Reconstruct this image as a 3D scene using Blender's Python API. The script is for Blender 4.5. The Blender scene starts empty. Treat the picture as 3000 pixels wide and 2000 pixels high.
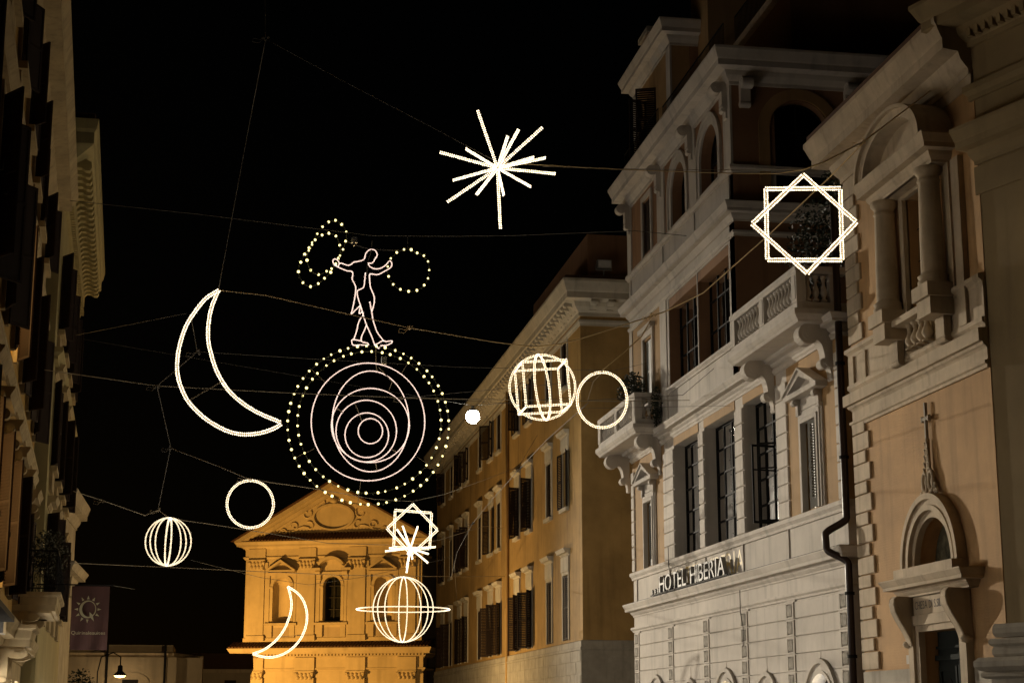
import bpy, math, random
from math import sin, cos, tan, atan, atan2, sqrt, pi, radians
from mathutils import Vector, Matrix, Euler
random.seed(7)
SC = bpy.context.scene
COL = SC.collection

# ------------------------------------------------------------------ camera
FPX, CX, CY, HOR = 5000.0, 1500.0, 1000.0, 2100.0      # focal length and frame of a 3000 px wide picture
PITCH = atan((HOR - CY) / FPX)
YAW = atan(850.0 / (FPX / cos(PITCH)))
CAMZ = 1.6
cam = bpy.data.cameras.new('camera')
cam.sensor_width = 36.0
cam.lens = 36.0 * FPX / 3000.0
cam.clip_start, cam.clip_end = 0.1, 3000.0
camo = bpy.data.objects.new('camera', cam)
COL.objects.link(camo)
camo.location = (0, 0, CAMZ)
camo.rotation_euler = (pi / 2 + PITCH, 0, -YAW)
SC.camera = camo

# ------------------------------------------------------------------ night sky, key light, exposure
W = bpy.data.worlds.new('World')
SC.world = W
W.use_nodes = True
nt = W.node_tree
sky = nt.nodes.new('ShaderNodeTexSky')
sky.sky_type = 'NISHITA'
sky.sun_disc = False
sky.sun_elevation = radians(2.0)
sky.sun_rotation = radians(-25)
nt.links.new(sky.outputs[0], nt.nodes['Background'].inputs[0])
nt.nodes['Background'].inputs[1].default_value = 0.00022
SC.view_settings.view_transform = 'Standard'
SC.view_settings.look = 'None'
SC.view_settings.exposure = 0.0
SC.view_settings.gamma = 1.0
SC.cycles.use_denoising = True
SC.cycles.max_bounces = 6
SC.cycles.diffuse_bounces = 3
SC.cycles.glossy_bounces = 2
SC.cycles.transparent_max_bounces = 12
SC.cycles.sample_clamp_indirect = 2.0
SC.cycles.caustics_reflective = False
SC.cycles.caustics_refractive = False

def spot(name, loc, aim, power, size, blend, col, radius, parent=None):
    l = bpy.data.lights.new(name, 'SPOT')
    l.energy, l.spot_size, l.spot_blend, l.color, l.shadow_soft_size = power, radians(size), blend, col, radius
    o = bpy.data.objects.new(name, l)
    COL.objects.link(o)
    o.location = loc
    o.rotation_euler = (Vector(aim) - Vector(loc)).to_track_quat('-Z', 'Y').to_euler()
    return o

MAST = Vector((-41, 166, 21))                                     # floodlight mast in the square behind the left-hand palaces
KEY = spot('floodlight_beam', MAST + Vector((0.25, -0.55, -0.1)), (14, 46, 2.5), 640000, 13.2, 1.0, (1.0, 0.88, 0.70), 0.35)
KEY.data.specular_factor = 0.15
FL1 = Vector((-8.0, 138.5, 0.9))                                     # sodium floods on the pavement before the far church
FL2 = Vector((7, 124, 0.9))
CH1 = spot('sodium_beam', FL1 + Vector((0.2, 0.3, 0.2)), (10, 149.5, 8), 28000, 85, 0.7, (1.0, 0.50, 0.10), 0.15)
CH2 = spot('sodium_beam', FL2 + Vector((0, 0.3, 0.2)), (11, 150, 8), 2500, 80, 0.9, (1.0, 0.50, 0.10), 0.15)
SOD = Vector((4.6, 84.5, 2.5))                                      # low sodium lantern before the ochre palace
so = bpy.data.lights.new('sodium_lantern_glow', 'POINT')
so.energy, so.color, so.shadow_soft_size = 4300, (1.0, 0.66, 0.28), 0.15
soo = bpy.data.objects.new('sodium_lantern_glow', so)
COL.objects.link(soo)
soo.location = SOD + Vector((0.42, 0, 0.1))

# ------------------------------------------------------------------ helpers: rays through the calibrated camera
def ray(x, y):
    cx, cy = (x - CX) / FPX, (CY - y) / FPX
    up = cy * cos(PITCH) + sin(PITCH)
    fw = cos(PITCH) - cy * sin(PITCH)
    return Vector((cx * cos(YAW) + fw * sin(YAW), -cx * sin(YAW) + fw * cos(YAW), up))

def at(x, y, Y):
    d = ray(x, y)
    p = d * (Y / d.y)
    return Vector((p.x, p.y, p.z + CAMZ))

# ------------------------------------------------------------------ materials
def nodes(name):
    m = bpy.data.materials.new(name)
    m.use_nodes = True
    t = m.node_tree
    return m, t, t.nodes['Principled BSDF']

def stucco(name, col, rough=0.85, vary=0.25, stain=0.25, bump=0.15, scale=1.0, fine=60.0, brick=0.0):
    m, t, b = nodes(name)
    N, L = t.nodes, t.links
    geo = N.new('ShaderNodeNewGeometry')
    n1 = N.new('ShaderNodeTexNoise'); n1.inputs['Scale'].default_value = 0.55 * scale; n1.inputs['Detail'].default_value = 7
    n1.inputs['Roughness'].default_value = 0.65
    L.new(geo.outputs['Position'], n1.inputs['Vector'])
    r1 = N.new('ShaderNodeMapRange'); r1.inputs[1].default_value = 0.32; r1.inputs[2].default_value = 0.68
    r1.inputs[3].default_value = 1.0 - vary; r1.inputs[4].default_value = 1.0 + vary * 0.35
    L.new(n1.outputs[0], r1.inputs[0])
    mp = N.new('ShaderNodeMapping'); mp.inputs['Scale'].default_value = (2.6, 2.6, 0.22)
    L.new(geo.outputs['Position'], mp.inputs[0])
    n2 = N.new('ShaderNodeTexNoise'); n2.inputs['Scale'].default_value = 1.1 * scale; n2.inputs['Detail'].default_value = 5
    L.new(mp.outputs[0], n2.inputs['Vector'])
    r2 = N.new('ShaderNodeMapRange'); r2.inputs[1].default_value = 0.52; r2.inputs[2].default_value = 0.75
    r2.inputs[3].default_value = 1.0; r2.inputs[4].default_value = 1.0 - stain
    L.new(n2.outputs[0], r2.inputs[0])
    mu = N.new('ShaderNodeMath'); mu.operation = 'MULTIPLY'
    L.new(r1.outputs[0], mu.inputs[0]); L.new(r2.outputs[0], mu.inputs[1])
    mx = N.new('ShaderNodeVectorMath'); mx.operation = 'SCALE'; mx.inputs[0].default_value = col
    L.new(mu.outputs[0], mx.inputs['Scale'])
    L.new(mx.outputs[0], b.inputs['Base Color'])
    b.inputs['Roughness'].default_value = rough
    b.inputs['Specular IOR Level'].default_value = 0.25
    n3 = N.new('ShaderNodeTexNoise'); n3.inputs['Scale'].default_value = fine; n3.inputs['Detail'].default_value = 4
    L.new(geo.outputs['Position'], n3.inputs['Vector'])
    bp = N.new('ShaderNodeBump'); bp.inputs['Strength'].default_value = bump; bp.inputs['Distance'].default_value = 0.02
    if brick > 0:
        sp = N.new('ShaderNodeSeparateXYZ'); L.new(geo.outputs['Position'], sp.inputs[0])
        cb = N.new('ShaderNodeCombineXYZ'); L.new(sp.outputs[1], cb.inputs[0]); L.new(sp.outputs[2], cb.inputs[1])
        br = N.new('ShaderNodeTexBrick'); br.inputs['Scale'].default_value = 1.0
        br.inputs['Brick Width'].default_value = 0.28; br.inputs['Row Height'].default_value = 0.055; br.inputs['Mortar Size'].default_value = 0.006
        L.new(cb.outputs[0], br.inputs['Vector'])
        ad = N.new('ShaderNodeMath'); ad.operation = 'MULTIPLY_ADD'; ad.inputs[1].default_value = -brick
        L.new(br.outputs['Fac'], ad.inputs[0]); L.new(n3.outputs[0], ad.inputs[2])
        L.new(ad.outputs[0], bp.inputs['Height'])
    else:
        L.new(n3.outputs[0], bp.inputs['Height'])
    L.new(bp.outputs[0], b.inputs['Normal'])
    return m

def plain(name, col, rough=0.5, metal=0.0, spec=0.4):
    m, t, b = nodes(name)
    N, L = t.nodes, t.links
    geo = N.new('ShaderNodeNewGeometry')
    n1 = N.new('ShaderNodeTexNoise'); n1.inputs['Scale'].default_value = 3.0; n1.inputs['Detail'].default_value = 5
    L.new(geo.outputs['Position'], n1.inputs['Vector'])
    r1 = N.new('ShaderNodeMapRange'); r1.inputs[3].default_value = 0.7; r1.inputs[4].default_value = 1.25
    L.new(n1.outputs[0], r1.inputs[0])
    mx = N.new('ShaderNodeVectorMath'); mx.operation = 'SCALE'; mx.inputs[0].default_value = col
    L.new(r1.outputs[0], mx.inputs['Scale']); L.new(mx.outputs[0], b.inputs['Base Color'])
    b.inputs['Roughness'].default_value = rough
    b.inputs['Metallic'].default_value = metal
    b.inputs['Specular IOR Level'].default_value = spec
    return m

def glow(name, col, strength, sample=False):
    m = bpy.data.materials.new(name)
    m.use_nodes = True
    t = m.node_tree
    t.nodes.clear()
    e = t.nodes.new('ShaderNodeEmission')
    e.inputs[0].default_value = (*col, 1); e.inputs[1].default_value = strength
    o = t.nodes.new('ShaderNodeOutputMaterial')
    t.links.new(e.outputs[0], o.inputs[0])
    m.cycles.emission_sampling = 'FRONT_BACK' if sample else 'NONE'
    return m

def glassy(name, tint=(0.82, 0.86, 0.82)):
    m = bpy.data.materials.new(name)
    m.use_nodes = True
    t = m.node_tree
    t.nodes.clear()
    N, L = t.nodes, t.links
    tr = N.new('ShaderNodeBsdfTransparent'); tr.inputs[0].default_value = (*tint, 1)
    gl = N.new('ShaderNodeBsdfGlossy'); gl.inputs['Roughness'].default_value = 0.05
    lw = N.new('ShaderNodeLayerWeight'); lw.inputs[0].default_value = 0.25
    geo = N.new('ShaderNodeNewGeometry')
    ns = N.new('ShaderNodeTexNoise'); ns.inputs['Scale'].default_value = 1.6
    L.new(geo.outputs['Position'], ns.inputs['Vector'])
    bp = N.new('ShaderNodeBump'); bp.inputs['Strength'].default_value = 0.08; bp.inputs['Distance'].default_value = 0.05
    L.new(ns.outputs[0], bp.inputs['Height']); L.new(bp.outputs[0], gl.inputs['Normal'])
    mx = N.new('ShaderNodeMixShader')
    L.new(lw.outputs['Fresnel'], mx.inputs[0]); L.new(tr.outputs[0], mx.inputs[1]); L.new(gl.outputs[0], mx.inputs[2])
    o = N.new('ShaderNodeOutputMaterial')
    L.new(mx.outputs[0], o.inputs[0])
    return m

M = {}
M['cream'] = stucco('cream_stucco', (0.58, 0.53, 0.465), vary=0.22, stain=0.26)
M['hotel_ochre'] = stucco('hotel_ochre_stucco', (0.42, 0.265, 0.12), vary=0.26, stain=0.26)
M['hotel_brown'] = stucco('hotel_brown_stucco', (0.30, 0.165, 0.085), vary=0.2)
M['boss'] = stucco('rough_bossed_stone', (0.33, 0.30, 0.25), vary=0.55, scale=9, fine=26, bump=1.0)
M['yellow'] = stucco('ochre_yellow_stucco', (0.42, 0.262, 0.092), vary=0.3, stain=0.3)
M['church_ochre'] = stucco('church_ochre_brick', (0.50, 0.305, 0.14), vary=0.24, stain=0.25, brick=0.8, bump=0.35)
M['trav'] = stucco('travertine_trim', (0.52, 0.42, 0.295), vary=0.28, stain=0.28, scale=1.6)
M['trav_grey'] = stucco('grey_travertine', (0.40, 0.36, 0.29), vary=0.3, stain=0.25, scale=2)
M['palace_trim'] = stucco('palace_trim_stone', (0.56, 0.50, 0.39), vary=0.25, stain=0.25, scale=1.4)
M['olive'] = stucco('olive_plaster', (0.36, 0.27, 0.145), vary=0.2, stain=0.2)
M['far'] = stucco('far_church_stucco', (0.52, 0.43, 0.29), vary=0.22, stain=0.2, scale=0.6)
M['far_dark'] = stucco('far_plaster_shade', (0.42, 0.34, 0.24), vary=0.2, scale=0.6)
M['left_ochre'] = stucco('left_palace_ochre', (0.44, 0.265, 0.07), vary=0.25, stain=0.3)
M['left_stone'] = stucco('left_palace_stone', (0.44, 0.34, 0.19), vary=0.3, stain=0.3, scale=2)
M['left_olive'] = stucco('left_palace_olive', (0.42, 0.35, 0.17), vary=0.2, stain=0.2)
M['shutter'] = plain('dark_brown_shutter_paint', (0.028, 0.017, 0.011), 0.8, 0, 0.15)
M['shutter_grey'] = plain('pale_grey_shutter_paint', (0.36, 0.36, 0.33), 0.5)
M['frame'] = plain('dark_window_frame', (0.025, 0.022, 0.02), 0.45)
M['iron'] = plain('wrought_iron', (0.012, 0.011, 0.010), 0.75, 0.0, 0.1)
M['pipe'] = plain('brown_painted_drainpipe', (0.035, 0.019, 0.013), 0.42, 0.0, 0.4)
M['void'] = plain('dark_room', (0.010, 0.008, 0.007), 0.9)
M['door'] = plain('dark_green_door_paint', (0.022, 0.026, 0.024), 0.85, 0, 0.08)
M['curtain'] = plain('pale_curtain', (0.40, 0.36, 0.27), 0.9)
M['curtain_red'] = plain('brown_curtain', (0.12, 0.055, 0.03), 0.9)
M['glass'] = glassy('window_glass')
M['tile'] = plain('roof_tile', (0.10, 0.05, 0.03), 0.85)
M['metal'] = plain('galvanised_metal', (0.34, 0.34, 0.33), 0.4, 0.6)
M['cable'] = plain('pale_cable', (0.32, 0.27, 0.19), 0.7)
M['cable_gold'] = plain('gilded_cable', (0.72, 0.54, 0.28), 0.55)  # golden light of the LED ropes put into the cable colour
M['cable_dark'] = plain('steel_wire', (0.11, 0.10, 0.085), 0.7)
M['gold'] = plain('faded_gold_paint', (0.55, 0.40, 0.13), 0.6)
M['letter'] = plain('zinc_letter', (0.25, 0.25, 0.24), 0.6, 0.0)
M['ink'] = plain('black_inscription', (0.10, 0.09, 0.075), 0.8)
M['banner'] = plain('purple_banner_cloth', (0.080, 0.038, 0.032), 0.9)
M['banner_mark'] = plain('banner_gold_print', (0.36, 0.33, 0.20), 0.8)
M['leaf'] = plain('dark_leaf', (0.022, 0.030, 0.013), 0.6)
M['leaf_dim'] = plain('dull_leaf', (0.045, 0.042, 0.020), 0.6)
M['paint_old'] = stucco('faded_fresco', (0.13, 0.12, 0.075), vary=0.8, stain=0.5, scale=6)
M['asphalt'] = stucco('basalt_setts', (0.14, 0.132, 0.12), vary=0.3, scale=2, fine=8, bump=0.4)
M['pavement'] = stucco('pavement_stone', (0.22, 0.205, 0.18), vary=0.25, scale=3)
M['kerb'] = stucco('travertine_kerb', (0.30, 0.28, 0.25), vary=0.2, scale=3)
M['white_lamp'] = plain('white_lamp_enamel', (0.55, 0.55, 0.52), 0.4)
M['led'] = glow('warm_white_led', (1.0, 0.82, 0.54), 4.2)
M['led_core'] = glow('lit_rope_core', (1.0, 0.70, 0.38), 0.55)
M['led_pink'] = glow('rose_white_led', (1.0, 0.74, 0.62), 4.0)
M['led_pink_core'] = glow('rose_rope_core', (1.0, 0.62, 0.42), 0.35)
M['bulb'] = glow('garland_bulb_glow', (1.0, 0.82, 0.32), 3.2)
M['green_wire'] = plain('dark_green_garland_wire', (0.05, 0.055, 0.02), 0.6)
M['lamp_bowl'] = glow('street_lamp_bowl', (1.0, 0.97, 0.84), 90.0, True)
M['room_lit'] = glow('lit_room', (1.0, 0.62, 0.22), 3.5, True)
M['room_dim'] = glow('dim_room', (1.0, 0.66, 0.30), 0.45, True)
M['shop'] = glow('shop_window_light', (1.0, 0.92, 0.82), 8.0, True)  # unseen glowing panels added as soft fill for the fronts opposite
M['shop_bright'] = glow('bright_shop_light', (1.0, 0.86, 0.62), 20.0, True)  # stronger fill, added in the hotel arches to brighten the left palaces
M['arch_light'] = glow('lit_arch_light', (0.72, 0.84, 1.0), 1.7, True)
M['sodium_glass'] = glow('sodium_glass', (1.0, 0.55, 0.14), 12.0)

# ------------------------------------------------------------------ mesh builder
class MB:
    def __init__(s):
        s.v, s.f = [], []
    def quad(s, a, b, c, d):
        k = len(s.v); s.v += [a, b, c, d]; s.f.append((k, k + 1, k + 2, k + 3)); return s
    def poly(s, pts):
        k = len(s.v); s.v += list(pts); s.f.append(tuple(range(k, k + len(pts)))); return s
    def box(s, x0, x1, y0, y1, z0, z1):
        k = len(s.v)
        s.v += [(x0, y0, z0), (x1, y0, z0), (x1, y1, z0), (x0, y1, z0), (x0, y0, z1), (x1, y0, z1), (x1, y1, z1), (x0, y1, z1)]
        s.f += [(k, k + 3, k + 2, k + 1), (k + 4, k + 5, k + 6, k + 7), (k, k + 1, k + 5, k + 4), (k + 1, k + 2, k + 6, k + 5),
                (k + 2, k + 3, k + 7, k + 6), (k + 3, k, k + 4, k + 7)]
        return s
    def chbox(s, x0, x1, z0, z1, y0, y1, c=0.02):
        """block standing out of a wall (y0 to y1) with a chamfered front"""
        k = len(s.v)
        s.v += [(x0, y0, z0), (x1, y0, z0), (x1, y0, z1), (x0, y0, z1), (x0, y1 - c, z0), (x1, y1 - c, z0), (x1, y1 - c, z1), (x0, y1 - c, z1),
                (x0 + c, y1, z0 + c), (x1 - c, y1, z0 + c), (x1 - c, y1, z1 - c), (x0 + c, y1, z1 - c)]
        for i in range(4):
            j = (i + 1) % 4
            s.f += [(k + i, k + j, k + 4 + j, k + 4 + i), (k + 4 + i, k + 4 + j, k + 8 + j, k + 8 + i)]
        s.f.append((k + 8, k + 9, k + 10, k + 11))
        return s
    def ext_xz(s, pts, y0, y1):
        """polygon in (x,z) extruded in y"""
        n = len(pts); k = len(s.v)
        s.v += [(x, y0, z) for x, z in pts] + [(x, y1, z) for x, z in pts]
        s.f.append(tuple(range(k, k + n))); s.f.append(tuple(range(k + 2 * n - 1, k + n - 1, -1)))
        for i in range(n):
            j = (i + 1) % n
            s.f.append((k + i, k + n + i, k + n + j, k + j))
        return s
    def ext_yz(s, pts, x0, x1):
        n = len(pts); k = len(s.v)
        s.v += [(x0, y, z) for y, z in pts] + [(x1, y, z) for y, z in pts]
        s.f.append(tuple(range(k, k + n))); s.f.append(tuple(range(k + 2 * n - 1, k + n - 1, -1)))
        for i in range(n):
            j = (i + 1) % n
            s.f.append((k + i, k + j, k + n + j, k + n + i))
        return s
    def band_xz(s, outer, inner, y0, y1):
        """strip between two open polylines in (x,z), given thickness y0..y1"""
        n = len(outer); k = len(s.v)
        for x, z in outer: s.v += [(x, y0, z), (x, y1, z)]
        for x, z in inner: s.v += [(x, y0, z), (x, y1, z)]
        for i in range(n - 1):
            a, b = k + 2 * i, k + 2 * i + 2
            c, d = k + 2 * n + 2 * i, k + 2 * n + 2 * i + 2
            s.f += [(a + 1, b + 1, d + 1, c + 1), (a, a + 1, b + 1, b), (c, c + 1, d + 1, d), (a, b, d, c)]
        for i in (0, n - 1):
            a, c = k + 2 * i, k + 2 * n + 2 * i
            s.f.append((a, a + 1, c + 1, c))
        return s
    def sweep(s, prof, path, closed_ends=True):
        """profile [(out, z)] swept along path [(x, y)], out = to the left of travel, mitred"""
        P = [Vector(p) for p in path]; n = len(P); k = len(s.v); m = len(prof)
        for i in range(n):
            d0 = (P[i] - P[i - 1]).normalized() if i > 0 else (P[1] - P[0]).normalized()
            d1 = (P[i + 1] - P[i]).normalized() if i < n - 1 else d0
            n0, n1 = Vector((-d0.y, d0.x)), Vector((-d1.y, d1.x))
            b = (n0 + n1).normalized()
            b = b / max(0.2, b.dot(n0))
            for o, z in prof: s.v.append((P[i].x + b.x * o, P[i].y + b.y * o, z))
        for i in range(n - 1):
            for j in range(m - 1):
                a = k + i * m + j
                s.f.append((a, a + m, a + m + 1, a + 1))
        if closed_ends:
            s.f.append(tuple(range(k, k + m))); s.f.append(tuple(range(k + n * m - 1, k + n * m - m - 1, -1)))
        return s
    def lathe(s, prof, n=10, c=(0, 0, 0), a0=0.0, a1=2 * pi):
        k = len(s.v); m = len(prof); full = abs(a1 - a0 - 2 * pi) < 1e-6
        cnt = n if full else n + 1
        for i in range(cnt):
            a = a0 + (a1 - a0) * i / n
            for r, z in prof: s.v.append((c[0] + r * cos(a), c[1] + r * sin(a), c[2] + z))
        for i in range(n):
            j = (i + 1) % cnt
            for q in range(m - 1):
                s.f.append((k + i * m + q, k + j * m + q, k + j * m + q + 1, k + i * m + q + 1))
        return s
    def cylx(s, x0, x1, y, z, r, n=14):
        k = len(s.v)
        for i in range(n):
            a = 2 * pi * i / n
            s.v += [(x0, y + r * cos(a), z + r * sin(a)), (x1, y + r * cos(a), z + r * sin(a))]
        for i in range(n):
            j = (i + 1) % n
            s.f.append((k + 2 * i, k + 2 * j, k + 2 * j + 1, k + 2 * i + 1))
        s.f.append(tuple(k + 2 * i for i in range(n))); s.f.append(tuple(k + 2 * i + 1 for i in reversed(range(n))))
        return s
    def tube(s, pts, r, n=6, closed=False):
        P = [Vector(p) for p in pts]; N = len(P); k = len(s.v)
        up = Vector((0, 0, 1)); prev = None
        for i in range(N):
            a = P[i - 1] if (i > 0 or closed) else P[i]
            b = P[(i + 1) % N] if (i < N - 1 or closed) else P[i]
            t = (b - a).normalized()
            x = prev - t * prev.dot(t) if prev is not None else (up.cross(t) if abs(t.z) < 0.95 else Vector((1, 0, 0)).cross(t))
            x.normalize(); prev = x
            y = t.cross(x)
            for j in range(n):
                g = 2 * pi * j / n
                s.v.append(tuple(P[i] + x * (r * cos(g)) + y * (r * sin(g))))
        for i in range(N if closed else N - 1):
            i2 = (i + 1) % N
            for j in range(n):
                j2 = (j + 1) % n
                s.f.append((k + i * n + j, k + i2 * n + j, k + i2 * n + j2, k + i * n + j2))
        if not closed:
            s.f.append(tuple(range(k, k + n))); s.f.append(tuple(range(k + N * n - 1, k + N * n - n - 1, -1)))
        return s
    def octa(s, p, r):
        k = len(s.v); x, y, z = p
        s.v += [(x + r, y, z), (x - r, y, z), (x, y + r, z), (x, y - r, z), (x, y, z + r), (x, y, z - r)]
        for a, b in ((0, 2), (2, 1), (1, 3), (3, 0)):
            s.f += [(k + a, k + b, k + 4), (k + b, k + a, k + 5)]
        return s
    def mesh(s, name, mat, smooth=False):
        me = bpy.data.meshes.new(name)
        me.from_pydata([tuple(p) for p in s.v], [], s.f)
        me.materials.append(M[mat] if isinstance(mat, str) else mat)
        if smooth: me.polygons.foreach_set('use_smooth', [True] * len(me.polygons))
        me.update()
        return me
    def build(s, name, mat, parent=None, loc=(0, 0, 0), smooth=False, kind=None):
        return put(s.mesh(name, mat, smooth), name, parent, loc, kind=kind)

def put(me, name, parent=None, loc=(0, 0, 0), rot=None, scale=None, kind=None, label=None):
    o = bpy.data.objects.new(name, me)
    COL.objects.link(o)
    o.parent = parent
    o.location = loc
    if rot is not None: o.rotation_euler = rot
    if scale is not None: o.scale = scale
    if kind: o['kind'] = kind
    if label: o['label'] = label
    return o

def tag(o, label, cat, group=None):
    o['label'] = label; o['category'] = cat
    if group: o['group'] = group
    return o

def thing(name, label, cat, loc=(0, 0, 0), rotz=0.0, group=None):
    o = bpy.data.objects.new(name, None)
    COL.objects.link(o)
    o.empty_display_size = 0.5
    o.location = loc
    o.rotation_euler = (0, 0, rotz)
    return tag(o, label, cat, group)

def box(name, mat, parent, x0, x1, y0, y1, z0, z1):
    return MB().box(x0, x1, y0, y1, z0, z1).build(name, mat, parent)

def corn(z0, z1, p, back=-0.05):
    h = z1 - z0
    q = [(back, 0), (0.10, 0), (0.10, .10), (0.16, .14), (0.30, .26), (0.34, .34), (0.36, .40), (0.80, .44), (0.80, .62), (0.84, .66),
         (0.90, .76), (0.97, .88), (1.0, .92), (1.0, 1.0)]
    return [(o * p if o >= 0 else o, z0 + t * h) for o, t in q] + [(back, z1)]

def strip(z0, z1, p, back=-0.05):
    h = z1 - z0
    return [(back, z0), (p * .45, z0), (p * .5, z0 + h * .3), (p * .9, z0 + h * .55), (p, z0 + h * .6), (p, z1), (back, z1)]

def arc(cx, cz, r, a0, a1, n, rz=None):
    rz = rz or r
    return [(cx + r * cos(a0 + (a1 - a0) * i / n), cz + rz * sin(a0 + (a1 - a0) * i / n)) for i in range(n + 1)]

def wall(mb, x0, x1, z0, z1, ops, y=0.0, rev=0.35, edge=0.6):
    """wall sheet with openings (x0,x1,z0,z1,arch) and their reveals"""
    boxes = []
    for a, b, c, d, ar in ops:
        boxes.append((a, b, c, d + ((b - a) / 2 if ar else 0)))
    xs = sorted({x0, x1, *[v for q in boxes for v in q[:2]]}); zs = sorted({z0, z1, *[v for q in boxes for v in q[2:]]})
    for i in range(len(xs) - 1):
        for j in range(len(zs) - 1):
            mx, mz = (xs[i] + xs[i + 1]) / 2, (zs[j] + zs[j + 1]) / 2
            if any(a < mx < b and c < mz < d for a, b, c, d in boxes): continue
            mb.quad((xs[i + 1], y, zs[j]), (xs[i], y, zs[j]), (xs[i], y, zs[j + 1]), (xs[i + 1], y, zs[j + 1]))
    for a, b, c, d, ar in ops:
        mb.quad((a, y, c), (a, y - rev, c), (a, y - rev, d), (a, y, d)); mb.quad((b, y, c), (b, y, d), (b, y - rev, d), (b, y - rev, c))
        mb.quad((a, y, c), (b, y, c), (b, y - rev, c), (a, y - rev, c))
        if ar:
            r = (b - a) / 2; pts = arc((a + b) / 2, d, r, pi, 0, 16)
            for p, q in zip(pts[:-1], pts[1:]):
                mb.quad((p[0], y, p[1]), (q[0], y, q[1]), (q[0], y - rev, q[1]), (p[0], y - rev, p[1]))
            for h in (0, 1):
                seg = pts[:9] if h == 0 else pts[8:]
                cr = (a if h == 0 else b, d + r)
                for p, q in zip(seg[:-1], seg[1:]):
                    mb.poly([(cr[0], y, cr[1]), (p[0], y, p[1]), (q[0], y, q[1])])
        else:
            mb.quad((a, y, d), (a, y - rev, d), (b, y - rev, d), (b, y, d))
    mb.quad((x0, y, z0), (x0, y, z1), (x0, y - edge, z1), (x0, y - edge, z0)); mb.quad((x1, y, z0), (x1, y - edge, z0), (x1, y - edge, z1), (x1, y, z1))
    mb.quad((x0, y, z1), (x1, y, z1), (x1, y - edge, z1), (x0, y - edge, z1))
    return mb

def window(parent, x0, x1, z0, z1, y, nx=2, nz=4, arch=False, fmat='frame', t=0.05, curtain=None, bars=True, name='window'):
    """frame with mullions; panes are its sub-parts"""
    mb = MB(); r = (x1 - x0) / 2 if arch else 0
    mb.box(x0, x0 + t, y - .03, y + .03, z0, z1).box(x1 - t, x1, y - .03, y + .03, z0, z1).box(x0 + t, x1 - t, y - .03, y + .03, z0, z0 + t)
    if arch:
        mb.band_xz(arc((x0 + x1) / 2, z1, r, pi, 0, 16), arc((x0 + x1) / 2, z1, r - t, pi, 0, 16), y - .03, y + .03)
        mb.box(x0 + t, x1 - t, y - .028, y + .028, z1 - t / 2, z1 + t / 2)
        mb.box((x0 + x1) / 2 - t * .4, (x0 + x1) / 2 + t * .4, y - .025, y + .025, z1 + t / 2, z1 + r - t)
    else:
        mb.box(x0 + t, x1 - t, y - .03, y + .03, z1 - t, z1)
    dx, dz = (x1 - x0) / nx, (z1 - z0) / nz
    for i in range(1, nx): mb.box(x0 + i * dx - t * .45, x0 + i * dx + t * .45, y - .025, y + .025, z0 + t, z1 - t)
    for j in range(1, nz): mb.box(x0 + t, x1 - t, y - .02, y + .02, z0 + j * dz - t * .35, z0 + j * dz + t * .35)
    w = mb.build(name, fmat, parent)
    pm = None
    for i in range(nx):
        for j in range(nz):
            if pm is None:
                pm = MB().quad((-dx / 2 + .01, 0, -dz / 2 + .01), (dx / 2 - .01, 0, -dz / 2 + .01), (dx / 2 - .01, 0, dz / 2 - .01), (-dx / 2 + .01, 0, dz / 2 - .01)).mesh('pane', 'glass')
            put(pm, 'pane', w, (x0 + (i + .5) * dx, y - .008, z0 + (j + .5) * dz), rot=(random.uniform(-.012, .012), 0, random.uniform(-.012, .012)))
    if arch:
        MB().poly([((x), y - .008, z) for x, z in arc((x0 + x1) / 2, z1, r - .01, pi, 0, 16)]).build('pane', 'glass', w)
    if curtain:
        cb = MB(); n = 36
        for (a, b) in ((x0 + .03, x0 + (x1 - x0) * .46), (x1 - (x1 - x0) * .46, x1 - .03)):
            pts = [(a + (b - a) * i / n, y - .16 + .035 * sin(i * 1.55) + .02 * sin(i * .63)) for i in range(n + 1)]
            for p, q in zip(pts[:-1], pts[1:]): cb.quad((p[0], p[1], z0), (q[0], q[1], z0), (q[0], q[1], z1 + r * .6), (p[0], p[1], z1 + r * .6))
        cb.build('curtain', curtain, w)
    return w

def leaf_shutter_mesh(w, h, mat, nsl):
    """one shutter leaf, hinge at x=0, in the xz plane; frame + slats in one mesh (too small to pick apart singly)"""
    mb = MB(); t = .055
    mb.box(0, t, -.02, .02, 0, h).box(w - t, w, -.02, .02, 0, h).box(t, w - t, -.02, .02, 0, t).box(t, w - t, -.02, .02, h - t, h).box(t, w - t, -.02, .02, h / 2 - t / 2, h / 2 + t / 2)
    for half in (0, 1):
        a, b = (t, h / 2 - t / 2) if half == 0 else (h / 2 + t / 2, h - t)
        n = max(4, nsl // 2)
        for i in range(n):
            z = a + (b - a) * (i + .5) / n; d = (b - a) / n * .46
            mb.quad((t, -.018, z + d), (w - t, -.018, z + d), (w - t, .018, z - d), (t, .018, z - d))
    return mb.mesh('shutter', mat)

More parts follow.
